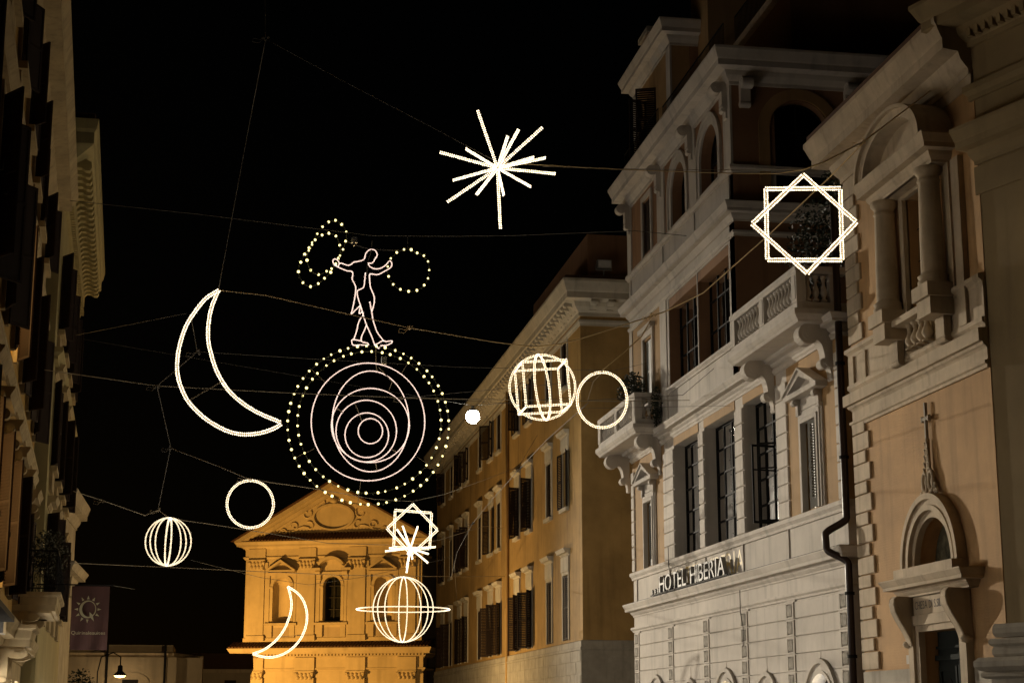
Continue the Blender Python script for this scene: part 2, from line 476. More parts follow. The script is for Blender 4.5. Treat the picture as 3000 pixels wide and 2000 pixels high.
def console_mb(w, d, h, mat=None):
    """S-scroll console: back on y=0, hangs from z=0 down to -h, stands out d"""
    mb = MB(); pts = []
    r1, r2 = min(h * .24, d * .36), min(h * .11, d * .2)
    for i in range(11): a = pi / 2 - pi * 1.25 * i / 10; pts.append((d - r1 + r1 * cos(a), -r1 + r1 * sin(a)))
    d1, z1 = d - r1 * 1.75, r1 * 1.55
    for i in range(9):
        q = pi / 2 * i / 8
        pts.append((r2 * 1.9 + (d1 - r2 * 1.9) * (1 - sin(q)), -z1 - (h - z1 - 1.6 * r2) * (1 - cos(q))))
    for i in range(7): a = pi / 3 - pi * .9 * i / 6; pts.append((r2 * .95 + r2 * cos(a), -h + r2 + r2 * sin(a)))
    pts.append((0, -h)); pts.append((0, 0))
    mb.ext_yz(pts, -w / 2, w / 2)
    for x0, x1 in ((-w / 2 - .018, -w / 2 + .005), (w / 2 - .005, w / 2 + .018)):
        mb.cylx(x0, x1, d - r1, -r1, r1 * .96)
        mb.cylx(x0 - .014 if x0 < 0 else x0, x1 if x0 < 0 else x1 + .014, d - r1, -r1, r1 * .62); mb.cylx(x0 - .03 if x0 < 0 else x0, x1 if x0 < 0 else x1 + .03, d - r1, -r1, r1 * .3)
        mb.cylx(x0, x1, r2 * .9, -h + r2, r2 * .95, 10)
    return mb

def pediment(mb, xc, w, z0, h, p, y=0.0, t=0.13):
    """triangular pediment: geison, raking cornice, recessed tympanum"""
    a, b = xc - w / 2, xc + w / 2
    mb.box(a, b, y, y + p, z0, z0 + t)
    o = [(a, z0 + t), (xc, z0 + h), (b, z0 + t)]
    i = [(a + t * 1.9, z0 + t), (xc, z0 + h - t * 1.25), (b - t * 1.9, z0 + t)]
    mb.band_xz(o, i, y, y + p)
    mb.band_xz([(a - .05, z0 + t - .01), (xc, z0 + h + .05), (b + .05, z0 + t - .01)], [(a, z0 + t - .012), (xc, z0 + h - .003), (b, z0 + t - .012)], y, y + p + .05)
    mb.poly([(q[0], y + .07, q[1]) for q in i])
    return mb

def baluster_mesh(h, r, mat):
    pr = [(r * .95, 0), (r * .95, h * .07), (r * .55, h * .10), (r * .45, h * .15), (r * .8, h * .24), (r * 1.0, h * .34), (r * .86, h * .47), (r * .5, h * .62),
          (r * .38, h * .76), (r * .62, h * .82), (r * .45, h * .86), (r * .9, h * .92), (r * .95, h)]
    return MB().lathe(pr, 12).mesh('baluster', mat, True)

def foliage(name, label, cat, c, rad, n, size, mat='leaf', stems=6, group=None):
    t = thing(name, label, cat, (c[0], c[1], c[2] - rad[2]), group=group)
    mb = MB()
    for i in range(n):
        while True:
            q = Vector((random.uniform(-1, 1), random.uniform(-1, 1), random.uniform(-1, 1)))
            if q.length < 1: break
        q = q * (0.55 + 0.45 * q.length)
        p = Vector((q.x * rad[0], q.y * rad[1], rad[2] + q.z * rad[2]))
        e = Euler((random.uniform(0, 6), random.uniform(0, 6), random.uniform(0, 6))).to_matrix()
        s = size * random.uniform(.6, 1.3)
        mb.quad(p + e @ Vector((0, -s, 0)), p + e @ Vector((s * .4, 0, s * .1)), p + e @ Vector((0, s, 0)), p + e @ Vector((-s * .4, 0, s * .1)))
    mb.build('leaves', mat, t, kind='stuff')
    st = MB()
    for i in range(stems):
        a = random.uniform(0, 6.28); rr = random.uniform(.2, .7)
        st.tube([(0, 0, 0), (rad[0] * rr * .5 * cos(a), rad[1] * rr * .5 * sin(a), rad[2] * .7), (rad[0] * rr * cos(a), rad[1] * rr * sin(a), rad[2] * 1.5)], .012, 5)
    st.build('stems', 'leaf_dim', t)
    return t

def letter_meshes(text, size, extrude, mat, name='letter'):
    """[(mesh, x offset)] for each character of the built-in font, and the whole length"""
    out = []; x = 0.0
    for ch in text:
        if ch == ' ': x += size * .38; continue
        cu = bpy.data.curves.new('glyph', 'FONT'); cu.body = ch; cu.size = size; cu.extrude = extrude; cu.resolution_u = 3
        ob = bpy.data.objects.new('glyph', cu)
        me = bpy.data.meshes.new_from_object(ob)
        bpy.data.objects.remove(ob)
        me.name = name; me.materials.clear(); me.materials.append(M[mat])
        xs = [v.co.x for v in me.vertices]; mn, mxx = min(xs), max(xs)
        for v in me.vertices: v.co.x -= mn
        out.append((me, x)); x += (mxx - mn) + size * .09
    return out, x

FACE = Matrix(((-1, 0, 0), (0, 0, 1), (0, 1, 0))).to_euler()       # glyph x -> -x, glyph y -> z, glyph z -> y (outward)

# ------------------------------------------------------------------ the setting
def structure(o):
    o['kind'] = 'structure'; return o
structure(MB().quad((-600, -300, 0), (600, -300, 0), (600, 900, 0), (-600, 900, 0)).build('ground', 'pavement'))
structure(MB().quad((1.2, -60, .004), (11.4, -60, .004), (11.4, 108, .004), (-8.0, 108, .004)).build('street', 'asphalt'))
structure(MB().box(11.4, 13.9, -60, 66, 0, .13).build('pavement_right', 'pavement'))
structure(MB().box(11.25, 11.4, -60, 66, 0, .14).build('kerb_right', 'kerb'))

# ------------------------------------------------------------------ hotel
H = thing('hotel', 'cream and ochre hotel with balconies, tall windows and hotel name on its ledge', 'building', (14, 0, 0), pi / 2)
HX0, HX1, HU = 37.3, 58.4, 45.4
PIL = [57.85, 53.3, 49.2, 45.4, 41.5, 37.65]
ARCH = [(55.15, .92, 1.72), (51.0, .72, 1.72), (47.2, .92, 1.72), (43.5, .72, 1.72), (39.35, .92, 1.72)]
g = wall(MB(), HX0, HX1, 0, 4.56, [(c - r, c + r, .1, z, True) for c, r, z in ARCH], rev=.4, edge=1.3)
g.build('ground_floor_wall', 'cream', H)
ROWS = [(.15, .54), (.56, .97), (.99, 1.40), (1.42, 1.83), (1.85, 2.26), (2.28, 2.69), (2.71, 3.12), (3.14, 3.55), (3.57, 3.98), (4.0, 4.41)]
for i in range(5):
    c, r, sp = ARCH[i]; a, b = PIL[i + 1] + .36, PIL[i] - .36; R = r + .34
    for z0, z1 in ROWS:
        def ch(z):
            if z <= sp: return R
            return sqrt(max(0, R * R - (z - sp) ** 2))
        if z0 >= sp + R:
            MB().chbox(a, b, z0, z1, -.02, .045, .016).build('rustic_block', 'cream', H)
        else:
            zz = [z0 + (z1 - z0) * k / 6 for k in range(7)]
            lf = [(a, z0)] + [(c - max(ch(z), .02), z) for z in zz] + [(a, z1)]
            rt = [(b, z1)] + [(c + max(ch(z), .02), z) for z in reversed(zz)] + [(b, z0)]
            if c - R > a + .05: MB().ext_xz(lf, -.02, .045).build('rustic_block', 'cream', H)
            if c + R < b - .05: MB().ext_xz(rt, -.02, .045).build('rustic_block', 'cream', H)
    fr = MB()
    for q0, q1, y in ((R - .02, R - .13, .13), (R - .12, r + .02, .07), (r + .05, r - .03, .10)):
        def pl(rr): return [(c - rr, .1)] + arc(c, sp, rr, pi, 0, 22) + [(c + rr, .1)]
        fr.band_xz(pl(q0), pl(q1), -.03, y)
    fr.build('arch_surround', 'cream', H)
    lit = i in (4,)
    MB().poly([(x, -.33, z) for x, z in [(c + r, sp), (c - r, sp)] + arc(c, sp, r, pi, 0, 18)]).build('lunette', 'arch_light' if lit else 'cream', H)
    MB().quad((c + r, -.33, .1), (c - r, -.33, .1), (c - r, -.33, sp - .02), (c + r, -.33, sp - .02)).build('shop_window', 'shop_bright', H)  # added glowing panel, below view, lights the left palaces
    wf = MB().band_xz(arc(c, sp, r, pi, 0, 18), arc(c, sp, r - .07, pi, 0, 18), -.32, -.26)
    wf.box(c - r, c + r, -.32, -.26, sp - .04, sp + .04).box(c - .03, c + .03, -.31, -.27, .1, sp + r - .05)
    wf.build('window_frame', 'frame', H)
BO = MB().chbox(-.2, .2, -.15, .15, -.02, .075, .03).mesh('bossed_block', 'boss')
BL = MB().band_xz([(-.31, -.2), (-.31, .2), (.31, .2), (.31, -.2), (-.31, -.2)], [(-.22, -.165), (-.22, .165), (.22, .165), (.22, -.165), (-.22, -.165)], -.02, .07).mesh('block_border', 'cream')
for p in PIL:
    MB().box(p - .35, p + .35, -.02, .035, 0, 4.5).build('pilaster', 'cream', H)
    for z0, z1 in ROWS:
        put(BL, 'block_border', H, (p, 0, (z0 + z1) / 2)); put(BO, 'bossed_block', H, (p, 0, (z0 + z1) / 2))
PATH = [(HX0, -.5), (HX0, 0), (HX1, 0), (HX1, -8)]
MB().sweep(strip(4.46, 4.62, .11), PATH).build('moulding', 'cream', H)
wall(MB(), HX0, HX1, 4.56, 6.5, [], edge=1.3).build('frieze_wall', 'cream', H)
MB().sweep(corn(4.98, 5.41, .34), PATH).build('cornice', 'cream', H)
box('lead_capping', 'iron', H, HX0 - .30, HX1 + .30, -.02, .33, 5.412, 5.425)
MB().sweep(strip(6.24, 6.49, .12), PATH).build('sill_band', 'cream', H)
for p in PIL[:-1]:
    box('parapet_strip', 'cream', H, p - .04, p + .04, -.01, .035, 5.43, 6.23)
# first floor
W1 = [(49.65, 52.6), (45.83, 49.05), (42.15, 45.07)]
wall(MB(), 41.3, 53.87, 6.5, 10.5, [(a, b, 6.52, 10.08, False) for a, b in W1], rev=.42, edge=1.3).build('first_floor_wall', 'cream', H)
for a, b in W1: box('lintel_panel', 'hotel_ochre', H, a + .01, b - .01, -.41, .02, 10.085, 10.36)
for a, b, wc in ((53.87, HX1, 55.85), (HX0, 41.3, 39.5)):
    wall(MB(), a, b, 6.5, 10.5, [(wc - .56, wc + .56, 6.55, 8.72, False)], rev=.3, edge=1.3).build('side_bay_wall', 'hotel_ochre', H)
for a, b in ((58.02, 58.43), (52.62, 53.9), (49.07, 49.63), (45.09, 45.81), (41.28, 42.13), (37.27, 37.72)):
    n = 8
    bm = MB().chbox(-(b - a) / 2, (b - a) / 2, -.205, .205, -.03, .05, .018).mesh('pilaster_block', 'cream')
    for k in range(n): put(bm, 'pilaster_block', H, ((a + b) / 2, 0, 6.74 + k * .437))
cur = ['curtain', 'curtain', 'curtain_red']
for (a, b), cu in zip(W1, cur):
    window(H, a + .02, b - .02, 6.53, 10.07, -.38, 4, 5, t=.07, curtain=cu, fmat='iron')
# casement standing open in the third tall window
cs = MB().box(0, .05, -.02, .02, 0, 2.1).box(.65, .7, -.02, .02, 0, 2.1).box(.05, .65, -.02, .02, 0, .06).box(.05, .65, -.02, .02, 2.04, 2.1).box(.05, .65, -.015, .015, 1.4, 1.44)
put(cs.mesh('open_casement', 'iron'), 'open_casement', H, (43.45, -.34, 6.6), rot=(0, 0, radians(100)))
put(cs.mesh('open_casement', 'iron'), 'open_casement', H, (42.75, -.34, 6.6), rot=(0, 0, radians(62)))

def ped_window(parent, wc, z0, z1, w, shut):
    f = MB()
    for o, y in ((.30, .05), (.20, .09), (.08, .12)):
        f.band_xz([(wc - w - o, z0), (wc - w - o, z1 + o), (wc + w + o, z1 + o), (wc + w + o, z0)], [(wc - w - o + .1, z0), (wc - w - o + .1, z1 + o - .1), (wc + w + o - .1, z1 + o - .1), (wc + w + o - .1, z0)], -.03, y)
    f.build('window_surround', 'cream', parent)
    box('frieze_panel', 'cream', parent, wc - w - .26, wc + w + .26, -.02, .04, z1 + .32, z1 + .62)
    cm = console_mb(.16, .22, .42).mesh('console', 'cream')
    for sx in (-1, 1): put(cm, 'console', parent, (wc + sx * (w + .2), .03, z1 + .61))
    pediment(MB(), wc, 2.4, z1 + .62, .62, .3).build('pediment', 'cream', parent)
    nsl = 26; h = z1 - z0 - .08; lw = w - .03
    for sx, ang in ((-1, shut), (1, 4)):
        fr = MB()
        x0, x1 = (0, lw)
        fr.box(x0, x0 + .07, -.02, .025, 0, h).box(x1 - .07, x1, -.02, .025, 0, h).box(x0 + .07, x1 - .07, -.02, .025, 0, .22).box(x0 + .07, x1 - .07, -.02, .025, h - .09, h)
        s = put(fr.mesh('shutter', 'shutter_grey'), 'shutter', parent, (wc + sx * w, -.1, z0 + .04), rot=(0, 0, radians(ang) if sx < 0 else pi - radians(ang)))
        sm = MB().box(x0 + .07, x1 - .07, -.035, .035, -.006, .006).mesh('slat', 'shutter_grey')
        for k in range(nsl):
            put(sm, 'slat', s, (0, 0, .26 + (h - .4) * k / (nsl - 1)), rot=(radians(-38 if sx < 0 else 38), 0, 0))
ped_window(H, 39.5, 6.52, 8.72, .56, 24)
ped_window(H, 55.85, 6.52, 8.72, .56, 4)
MB().sweep(strip(10.34, 10.5, .08), PATH).build('architrave', 'cream', H)
wall(MB(), HX0, HX1, 10.5, 10.95, [], edge=1.3).build('entablature_wall', 'cream', H)
MB().sweep(corn(10.48, 10.84, .36), PATH).build('cornice', 'cream', H)
# balconies
BAL = baluster_mesh(.62, .085, 'cream')
CON = console_mb(.36, .86, 1.05).mesh('console', 'cream')
def balcony(x0, x1):
    p = 1.03
    pth = [(x0, -.3), (x0, p - .12), (x1, p - .12), (x1, -.3)]
    MB().sweep([(-.35, 10.72), (.0, 10.72), (.03, 10.78), (.07, 10.82), (.12, 10.9), (.12, 11.02), (-.35, 11.02)], pth).build('balcony_slab_edge', 'cream', H)
    box('balcony_slab', 'cream', H, x0 - .02, x1 + .02, .0, p - .1, 10.74, 11.0)
    MB().sweep([(-.2, 11.02), (.02, 11.02), (.02, 11.2), (-.2, 11.2)], pth).build('balustrade_plinth', 'cream', H)
    MB().sweep([(-.22, 11.9), (.02, 11.9), (.05, 11.96), (.05, 12.07), (-.22, 12.07)], pth).build('handrail', 'cream', H)
    posts = [x0 + .14, (x0 + x1) / 2, x1 - .14]
    for q in posts: box('balustrade_post', 'cream', H, q - .19, q + .19, p - .32, p - .085, 11.2, 11.9)
    for a, b in zip(posts[:-1], posts[1:]):
        n = 8
        for k in range(n): put(BAL, 'baluster', H, (a + .27 + (b - a - .54) * (k + .5) / n, p - .2, 11.24))
        for k in range(1): box('post_panel', 'cream', H, a - .12, a + .12, p - .09, p - .07, 11.27, 11.84)
    for xe in (x0 + .09, x1 - .09):
        for k in range(3): put(BAL, 'baluster', H, (xe, .22 + k * .2, 11.24))
        box('balustrade_post', 'cream', H, xe - .1, xe + .1, -.1, .1, 11.2, 11.9)
    for q in (x0 + .42, x1 - .55): put(CON, 'console', H, (q, -.02, 10.74))
    for q in (x0 + .42, x1 - .55): put(CON, 'console', H, (q, -.05, 9.92), scale=(.8, .42, .5))
balcony(37.6, 42.95)
balcony(54.0, 59.6)
# second floor
W2 = [(49.5, 52.95), (46.05, 49.42)]
wall(MB(), HU, 54.0, 10.95, 15.1, [(a, b, 12.06, 15.0, False) for a, b in W2], rev=.45, edge=1.3).build('second_floor_wall', 'cream', H)
wall(MB(), 54.0, HX1, 10.95, 15.1, [(55.1, 56.3, 12.1, 14.3, False)], rev=.25, edge=1.3).build('side_bay_wall', 'hotel_ochre', H)
for a, b in ((58.0, 58.42), (53.2, 54.02)): box('corner_strip', 'cream', H, a, b, -.02, .03, 10.95, 15.1)
for a, b in W2:
    window(H, a + .02, b - .02, 12.08, 14.98, -.4, 4, 3, t=.07, fmat='iron')
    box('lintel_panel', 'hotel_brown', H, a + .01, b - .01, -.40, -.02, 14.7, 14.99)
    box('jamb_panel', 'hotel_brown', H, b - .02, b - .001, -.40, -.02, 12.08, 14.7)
MB().sweep(strip(11.86, 12.04, .1), [(HU, -6), (HU, 0), (HX1, 0), (HX1, -8)]).build('sill_band', 'cream', H)
SG = leaf_shutter_mesh(.58, 2.15, 'shutter_grey', 24)
SF = MB().band_xz([(-.78, 0), (-.78, 2.5), (.78, 2.5), (.78, 0)], [(-.6, 0), (-.6, 2.3), (.6, 2.3), (.6, 0)], -.03, .07).box(-.9, .9, -.02, .18, 2.5, 2.66).mesh('window_surround', 'cream')
put(SF, 'window_surround', H, (55.7, 0, 12.05))
for sx in (0, 1): put(SG, 'shutter', H, (55.12 + sx * 1.16, -.08, 12.12), rot=(0, 0, pi * sx))
UP = [(HU, -7), (HU, 0), (HX1, 0), (HX1, -8)]
wall(MB(), HU, HX1, 15.1, 17.0, [], edge=1.3).build('frieze_wall', 'cream', H)
MB().sweep(strip(15.06, 15.22, .07), UP).build('moulding', 'cream', H)
MB().sweep(corn(15.5, 16.02, .36), UP).build('cornice', 'cream', H)
MB().sweep(strip(16.95, 17.17, .12), UP).build('sill_band', 'cream', H)
for q in (45.75, 49.55, 53.5, 58.1): box('parapet_strip', 'cream', H, q - .05, q + .05, -.01, .04, 16.03, 16.95)
# third floor
W3 = [(50.45, 52.25, 17.2, 18.3, True), (46.75, 48.75, 17.2, 18.2, True)]
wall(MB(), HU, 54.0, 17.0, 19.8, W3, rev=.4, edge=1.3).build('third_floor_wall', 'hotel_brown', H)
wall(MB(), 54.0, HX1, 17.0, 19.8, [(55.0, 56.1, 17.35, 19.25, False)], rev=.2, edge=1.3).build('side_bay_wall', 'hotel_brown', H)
for a, b, z0, sp, _ in W3:
    c, r = (a + b) / 2, (b - a) / 2
    def pl(rr): return [(c - rr, z0)] + arc(c, sp, rr, pi, 0, 20) + [(c + rr, z0)]
    MB().band_xz(pl(r + .36), pl(r + .22), -.02, .09).band_xz(pl(r + .23), pl(r - .01), -.02, .05).build('arch_surround', 'cream', H)
    window(H, a + .02, b - .02, z0, sp, -.36, 2, 2, arch=True, t=.07, fmat='iron')
BR3 = console_mb(.3, .5, .85).mesh('bracket', 'cream')
for q0, q1 in ((45.38, 46.1), (49.2, 49.95), (53.1, 54.05), (57.85, 58.42)):
    box('pilaster', 'cream', H, q0, q1, -.02, .05, 17.17, 19.8)
    put(BR3, 'bracket', H, ((q0 + q1) / 2, .04, 19.78))
    put(BR3, 'bracket', H, ((q0 + q1) / 2, .03, 19.0), scale=(.8, .4, .4))
put(BR3, 'bracket', H, (HU, -.4, 19.78), rot=(0, 0, pi / 2)); put(BR3, 'bracket', H, (HU, -3.6, 19.78), rot=(0, 0, pi / 2))
SG3 = leaf_shutter_mesh(.53, 1.86, 'shutter', 26)
for sx in (0, 1): put(SG3, 'shutter', H, (55.02 + sx * 1.06, -.06, 17.37), rot=(0, 0, pi * sx))
MB().band_xz([(54.8, 17.2), (54.8, 19.45), (56.3, 19.45), (56.3, 17.2)], [(55.0, 17.2), (55.0, 19.27), (56.1, 19.27), (56.1, 17.2)], -.03, .06).build('window_surround', 'cream', H)
MB().sweep(corn(19.62, 20.6, .62), UP).build('cornice', 'cream', H)
# side wall over the terrace with its great arched window
sw = wall(MB(), -7, 0, 11.0, 19.8, [(-2.95, -1.15, 16.6, 18.35, True)], rev=.35, edge=.5)
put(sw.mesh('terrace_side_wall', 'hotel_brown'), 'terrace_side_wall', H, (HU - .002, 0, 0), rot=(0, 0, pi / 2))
def plz(rr): return [(-2.05 - rr, 16.6)] + arc(-2.05, 18.35, rr, pi, 0, 20) + [(-2.05 + rr, 16.6)]
put(MB().band_xz(plz(1.25), plz(.92), -.02, .06).mesh('arch_surround', 'hotel_ochre'), 'arch_surround', H, (HU, 0, 0), rot=(0, 0, pi / 2))
wt = window(H, -2.93, -1.17, 16.6, 18.35, -.3, 2, 2, arch=True, fmat='iron')
wt.location = (HU, 0, 0); wt.rotation_euler = (0, 0, pi / 2)
# mass of the building and its roofs
box('building_core', 'void', H, HX0 + .05, HX1 - .05, -12, -1.28, 0, 10.94)
box('building_core', 'void', H, HU + .52, HX1 - .05, -11.9, -1.29, 10.95, 19.8)
box('end_wall', 'hotel_ochre', H, HX0 - .01, HX0 + .04, -12, -1.2, 0, 10.95)
box('end_wall', 'cream', H, HX1 - .04, HX1 + .01, -12, -1.2, 0, 19.8)
box('terrace_floor', 'trav_grey', H, HX0, HU, -12, -.02, 10.95, 11.06)
box('roof_slab', 'trav_grey', H, HU - .3, HX1 + .3, -12, .3, 20.6, 20.72)
# attic storeys and chimneys behind the main cornice
at_w = wall(MB(), 52.9, 58.2, 20.72, 24.0, [(55.0, 56.5, 20.9, 23.2, False)], y=-.25, rev=.3, edge=.8); at_w.build('attic_wall', 'hotel_ochre', H)
for q in (52.9, 57.7): box('corner_strip', 'cream', H, q - .01, q + .5, -.27, -.2, 20.72, 23.99)
box('building_core', 'void', H, 52.95, 58.15, -6, -1.04, 20.73, 23.98)
box('end_wall', 'hotel_brown', H, 52.88, 52.94, -6, -.9, 20.73, 24.0)
MB().sweep(corn(23.9, 24.7, .5), [(52.9, -6), (52.9, -.25), (58.2, -.25), (58.2, -6)]).build('cornice', 'cream', H)
SA = leaf_shutter_mesh(.72, 2.25, 'shutter', 26)
put(SA, 'shutter', H, (55.02, -.25, 20.92), rot=(0, 0, radians(70))); put(SA, 'shutter', H, (56.48, -.25, 20.92), rot=(0, 0, radians(110)))
box('chimney', 'hotel_brown', H, 56.8, 58.0, -1.6, -.5, 24.72, 26.0); box('chimney_cap', 'trav_grey', H, 56.7, 58.1, -1.7, -.4, 26.0, 26.2)
box('roof_tower', 'hotel_ochre', H, 51.6, 53.6, -4.5, -1.2, 20.73, 29.5)
MB().sweep(corn(26.6, 27.2, .4), [(51.6, -4.5), (51.6, -1.2), (53.6, -1.2), (53.6, -4.5)]).build('cornice', 'cream', H)
box('roof_room', 'hotel_brown', H, 46.2, 51.4, -9, -2.2, 20.73, 23.2)
box('roof_room_coping', 'trav', H, 46.0, 51.5, -9.1, -2.0, 23.2, 23.45)
def railing(parent, x0, x1, y, z0, h, step=.13, xy='x'):
    mb = MB()
    for zz in (z0 + .08, z0 + h):
        mb.box(x0, x1, y - .015, y + .015, zz - .015, zz + .015)
    n = int((x1 - x0) / step)
    for k in range(n + 1):
        xx = x0 + (x1 - x0) * k / n
        mb.box(xx - .008, xx + .008, y - .008, y + .008, z0, z0 + h)
    return mb.build('railing', 'iron', parent)
railing(H, 46.1, 51.5, -2.1, 23.45, 1.0); railing(H, 53.2, 58.2, .15, 20.72, 1.0); railing(H, 45.6, 52.8, .1, 20.72, .9)
# drainpipe with its swan-neck round the ledge, and the wire ends along the wall
dp = [(37.12, .10, 20), (37.12, .10, 6.15)]
for k in range(11):
    tt = k / 10
    dp.append((37.12 + .28 * (0.5 - .5 * cos(tt * pi)) , .10 + .42 * (0.5 - .5 * cos(tt * pi)), 6.05 - .38 * tt))
for k in range(1, 11):
    tt = k / 10
    dp.append((37.40 - .28 * (0.5 - .5 * cos(tt * pi)), .52 - .42 * (0.5 - .5 * cos(tt * pi)), 5.67 - .28 - .4 * tt))
dp += [(37.12, .10, 4.85), (37.12, .10, 0.1)]
MB().tube([(a, b, min(c, 13.6)) for a, b, c in dp], .085, 12).build('drainpipe', 'pipe', H, smooth=True)
for z in (12.2, 9.6, 7.4, 4.3, 2.9): MB().lathe([(.095, 0), (.112, .0), (.112, .07), (.095, .07)], 12, (37.12, .10, z)).build('pipe_clamp', 'iron', H)
for q, z0, z1 in ((53.05, 5.45, 6.9), (45.42, 3.5, 5.0)):
    MB().tube([(q, .09, z0), (q - .08, .1, z0 + .5), (q + .04, .13, z0 + .9), (q, .14, z1)], .012, 5).build('wire', 'iron', H)

# hotel name: zinc letters standing on the ledge, faded gold ones on the wall behind
SIGN = thing('hotel_sign', 'raised grey letters reading HOTEL HIBERIA standing on the hotel ledge', 'sign', (14, 0, 0), pi / 2)
def lay(text, x_start, x_end, z, y, height, mat, parent, ext, name='letter'):
    ms, L = letter_meshes(text, height / .70, ext, mat)
    k = (x_start - x_end) / L
    for me, x in ms:
        put(me, name, parent, (x_start - x * k, y, z), rot=FACE, scale=(k, 1, 1))
lay('HOTEL HIBERIA', 53.6, 46.15, 5.50, .26, .52, 'letter', SIGN, .06)
lay('* * *', 54.75, 53.75, 5.36, .26, .30, 'letter', SIGN, .03, 'star')
lay('HOTEL HIBERIA', 53.2, 45.3, 5.54, .004, .62, 'gold', SIGN, .001, 'painted_letter')
MB().box(46.0, 54.8, .20, .23, 5.455, 5.485).box(46.0, 54.8, .29, .32, 5.455, 5.485).build('sign_rail', 'iron', SIGN)
for k in range(9): box('sign_bracket', 'iron', SIGN, 46.3 + k, 46.33 + k, .05, .32, 5.43, 5.455)

# ------------------------------------------------------------------ church on the right
C = thing('corner_church', 'ochre church front with arched portal niche, columned window and stone quoins', 'church', (14, 0, 0), pi / 2)
CX0, CX1 = 29.5, 36.62
cw = wall(MB(), CX0, CX1, 0, 8.1, [(31.35, 33.3, 0, 3.3, False), (31.45, 33.35, 4.58, 4.6, True)], rev=.4, edge=.8); cw.build('lower_wall', 'church_ochre', C)
wall(MB(), CX0, CX1, 8.1, 13.95, [(31.62, 33.05, 9.6, 12.35, False)], rev=.45, edge=.8).build('upper_wall', 'church_ochre', C)
box('church_core', 'void', C, CX0 - .3, CX1 - .05, -10, -.78, 0, 13.9)
box('end_wall', 'church_ochre', C, CX1 - .05, CX1 - .01, -10, -.7, 0, 13.95)
CP = [(CX0 + .02, 0), (CX1, 0), (CX1, -3)]
box('stone_dado', 'trav_grey', C, 33.9, CX1 - .02, -.02, .05, 0, 2.58); box('stone_dado', 'trav_grey', C, CX0, 30.85, -.02, .05, 0, 2.58)
z = 2.62; k = 0
while z < 7.95:
    h = .40 if k % 2 == 0 else .29; w = .95 if k % 2 == 0 else .72
    MB().chbox(CX1 - w, CX1 + .02, z, z + h - .025, -.02, .06, .014).build('quoin', 'trav', C); z += h; k += 1
z = 9.95; k = 0
while z < 13.7:
    h = .40 if k % 2 == 0 else .29; w = .85 if k % 2 == 0 else .66
    MB().chbox(CX1 - w, CX1 + .02, z, z + h - .025, -.02, .06, .014).build('quoin', 'trav', C); z += h; k += 1
MB().sweep([(-.05, 8.02), (.05, 8.02), (.05, 8.08), (.09, 8.11), (.09, 8.16), (.03, 8.18), (.03, 8.40), (.06, 8.44), (.10, 8.47), (.12, 8.52), (.19, 8.53), (.19, 8.78), (-.05, 8.80)], CP).build('string_course', 'trav', C)
box('pedestal_zone', 'trav', C, CX0, CX1 + .01, -.02, .05, 8.79, 9.72)
MB().sweep(strip(9.64, 9.84, .13), CP).build('sill_band', 'trav', C)
MB().sweep(strip(8.79, 9.0, .1), CP).build('plinth_band', 'trav', C)
for a, b in ((35.55, 35.6), (36.3, 36.6)): box('pedestal_strip', 'trav', C, a, b, -.01, .1, 9.0, 9.63)
# top cornice with tile edge
MB().sweep(corn(13.85, 15.0, .72), CP).build('cornice', 'trav', C)
box('frieze', 'trav', C, CX0, CX1 - .01, -.02, .04, 13.62, 13.87)
box('roof_tile_edge', 'tile', C, CX0, CX1 + .62, -6, .66, 15.0, 15.16)
# columned window
COLM = MB().lathe([(.32, 0), (.32, .09), (.29, .12), (.32, .19), (.25, .24), (.245, .3), (.238, 1.0), (.21, 2.1), (.215, 2.14), (.24, 2.17), (.215, 2.2), (.215, 2.28), (.29, 2.36), (.29, 2.45)], 20).mesh('column', 'trav', True)
SCR = console_mb(.34, .34, .85).mesh('console', 'trav')
for q in (33.55, 31.15):
    put(COLM, 'column', C, (q, .30, 9.98))
    box('column_pedestal', 'trav', C, q - .4, q + .4, -.02, .62, 9.70, 9.98)
    box('column_base_block', 'trav', C, q - .33, q + .33, -.02, .55, 9.35, 9.70)
    put(SCR, 'console', C, (q, .08, 9.68), scale=(1.2, 1.2, 1))
    box('pilaster_behind', 'trav', C, q - .46 if q < 32 else q + .12, q - .12 if q < 32 else q + .46, -.02, .08, 9.84, 12.45)
box('pilaster_behind', 'trav', C, 30.15, 30.5, -.02, .12, 9.0, 12.4)
MB().band_xz([(31.42, 9.6), (31.42, 12.55), (33.25, 12.55), (33.25, 9.6)], [(31.62, 9.6), (31.62, 12.35), (33.05, 12.35), (33.05, 9.6)], -.03, .10).build('window_surround', 'trav', C)
MB().sweep(corn(12.43, 12.98, .34), [(30.75, -.02), (30.75, .38), (33.95, .38), (33.95, -.02)]).box(30.75, 33.95, -.02, .38, 12.43, 12.9).build('entablature', 'trav', C)
R0 = 1.72
MB().band_xz(arc(32.35, 12.98, R0, pi, 0, 24, 1.0), arc(32.35, 12.98, R0 - .26, pi, 0, 24, .8), -.02, .66).band_xz(arc(32.35, 12.98, R0 + .09, pi, 0, 24, 1.07), arc(32.35, 12.98, R0 - .004, pi, 0, 24, .995), -.02, .74).build('arched_pediment', 'trav', C)
MB().poly([(x, .3, zz) for x, zz in arc(32.35, 12.98, R0 - .2, pi, 0, 24, .85)]).build('pediment_field', 'trav', C)
window(C, 31.64, 33.03, 9.85, 12.33, -.35, 2, 4, t=.06, fmat='iron')
gr = MB()
for zz in (10.3, 11.0, 11.7): gr.tube([(31.7, -.2, zz), (33.0, -.2, zz)], .012, 5)
for xx in (32.0, 32.34, 32.7): gr.tube([(xx, -.2, 9.9), (xx, -.2, 12.3)], .012, 5)
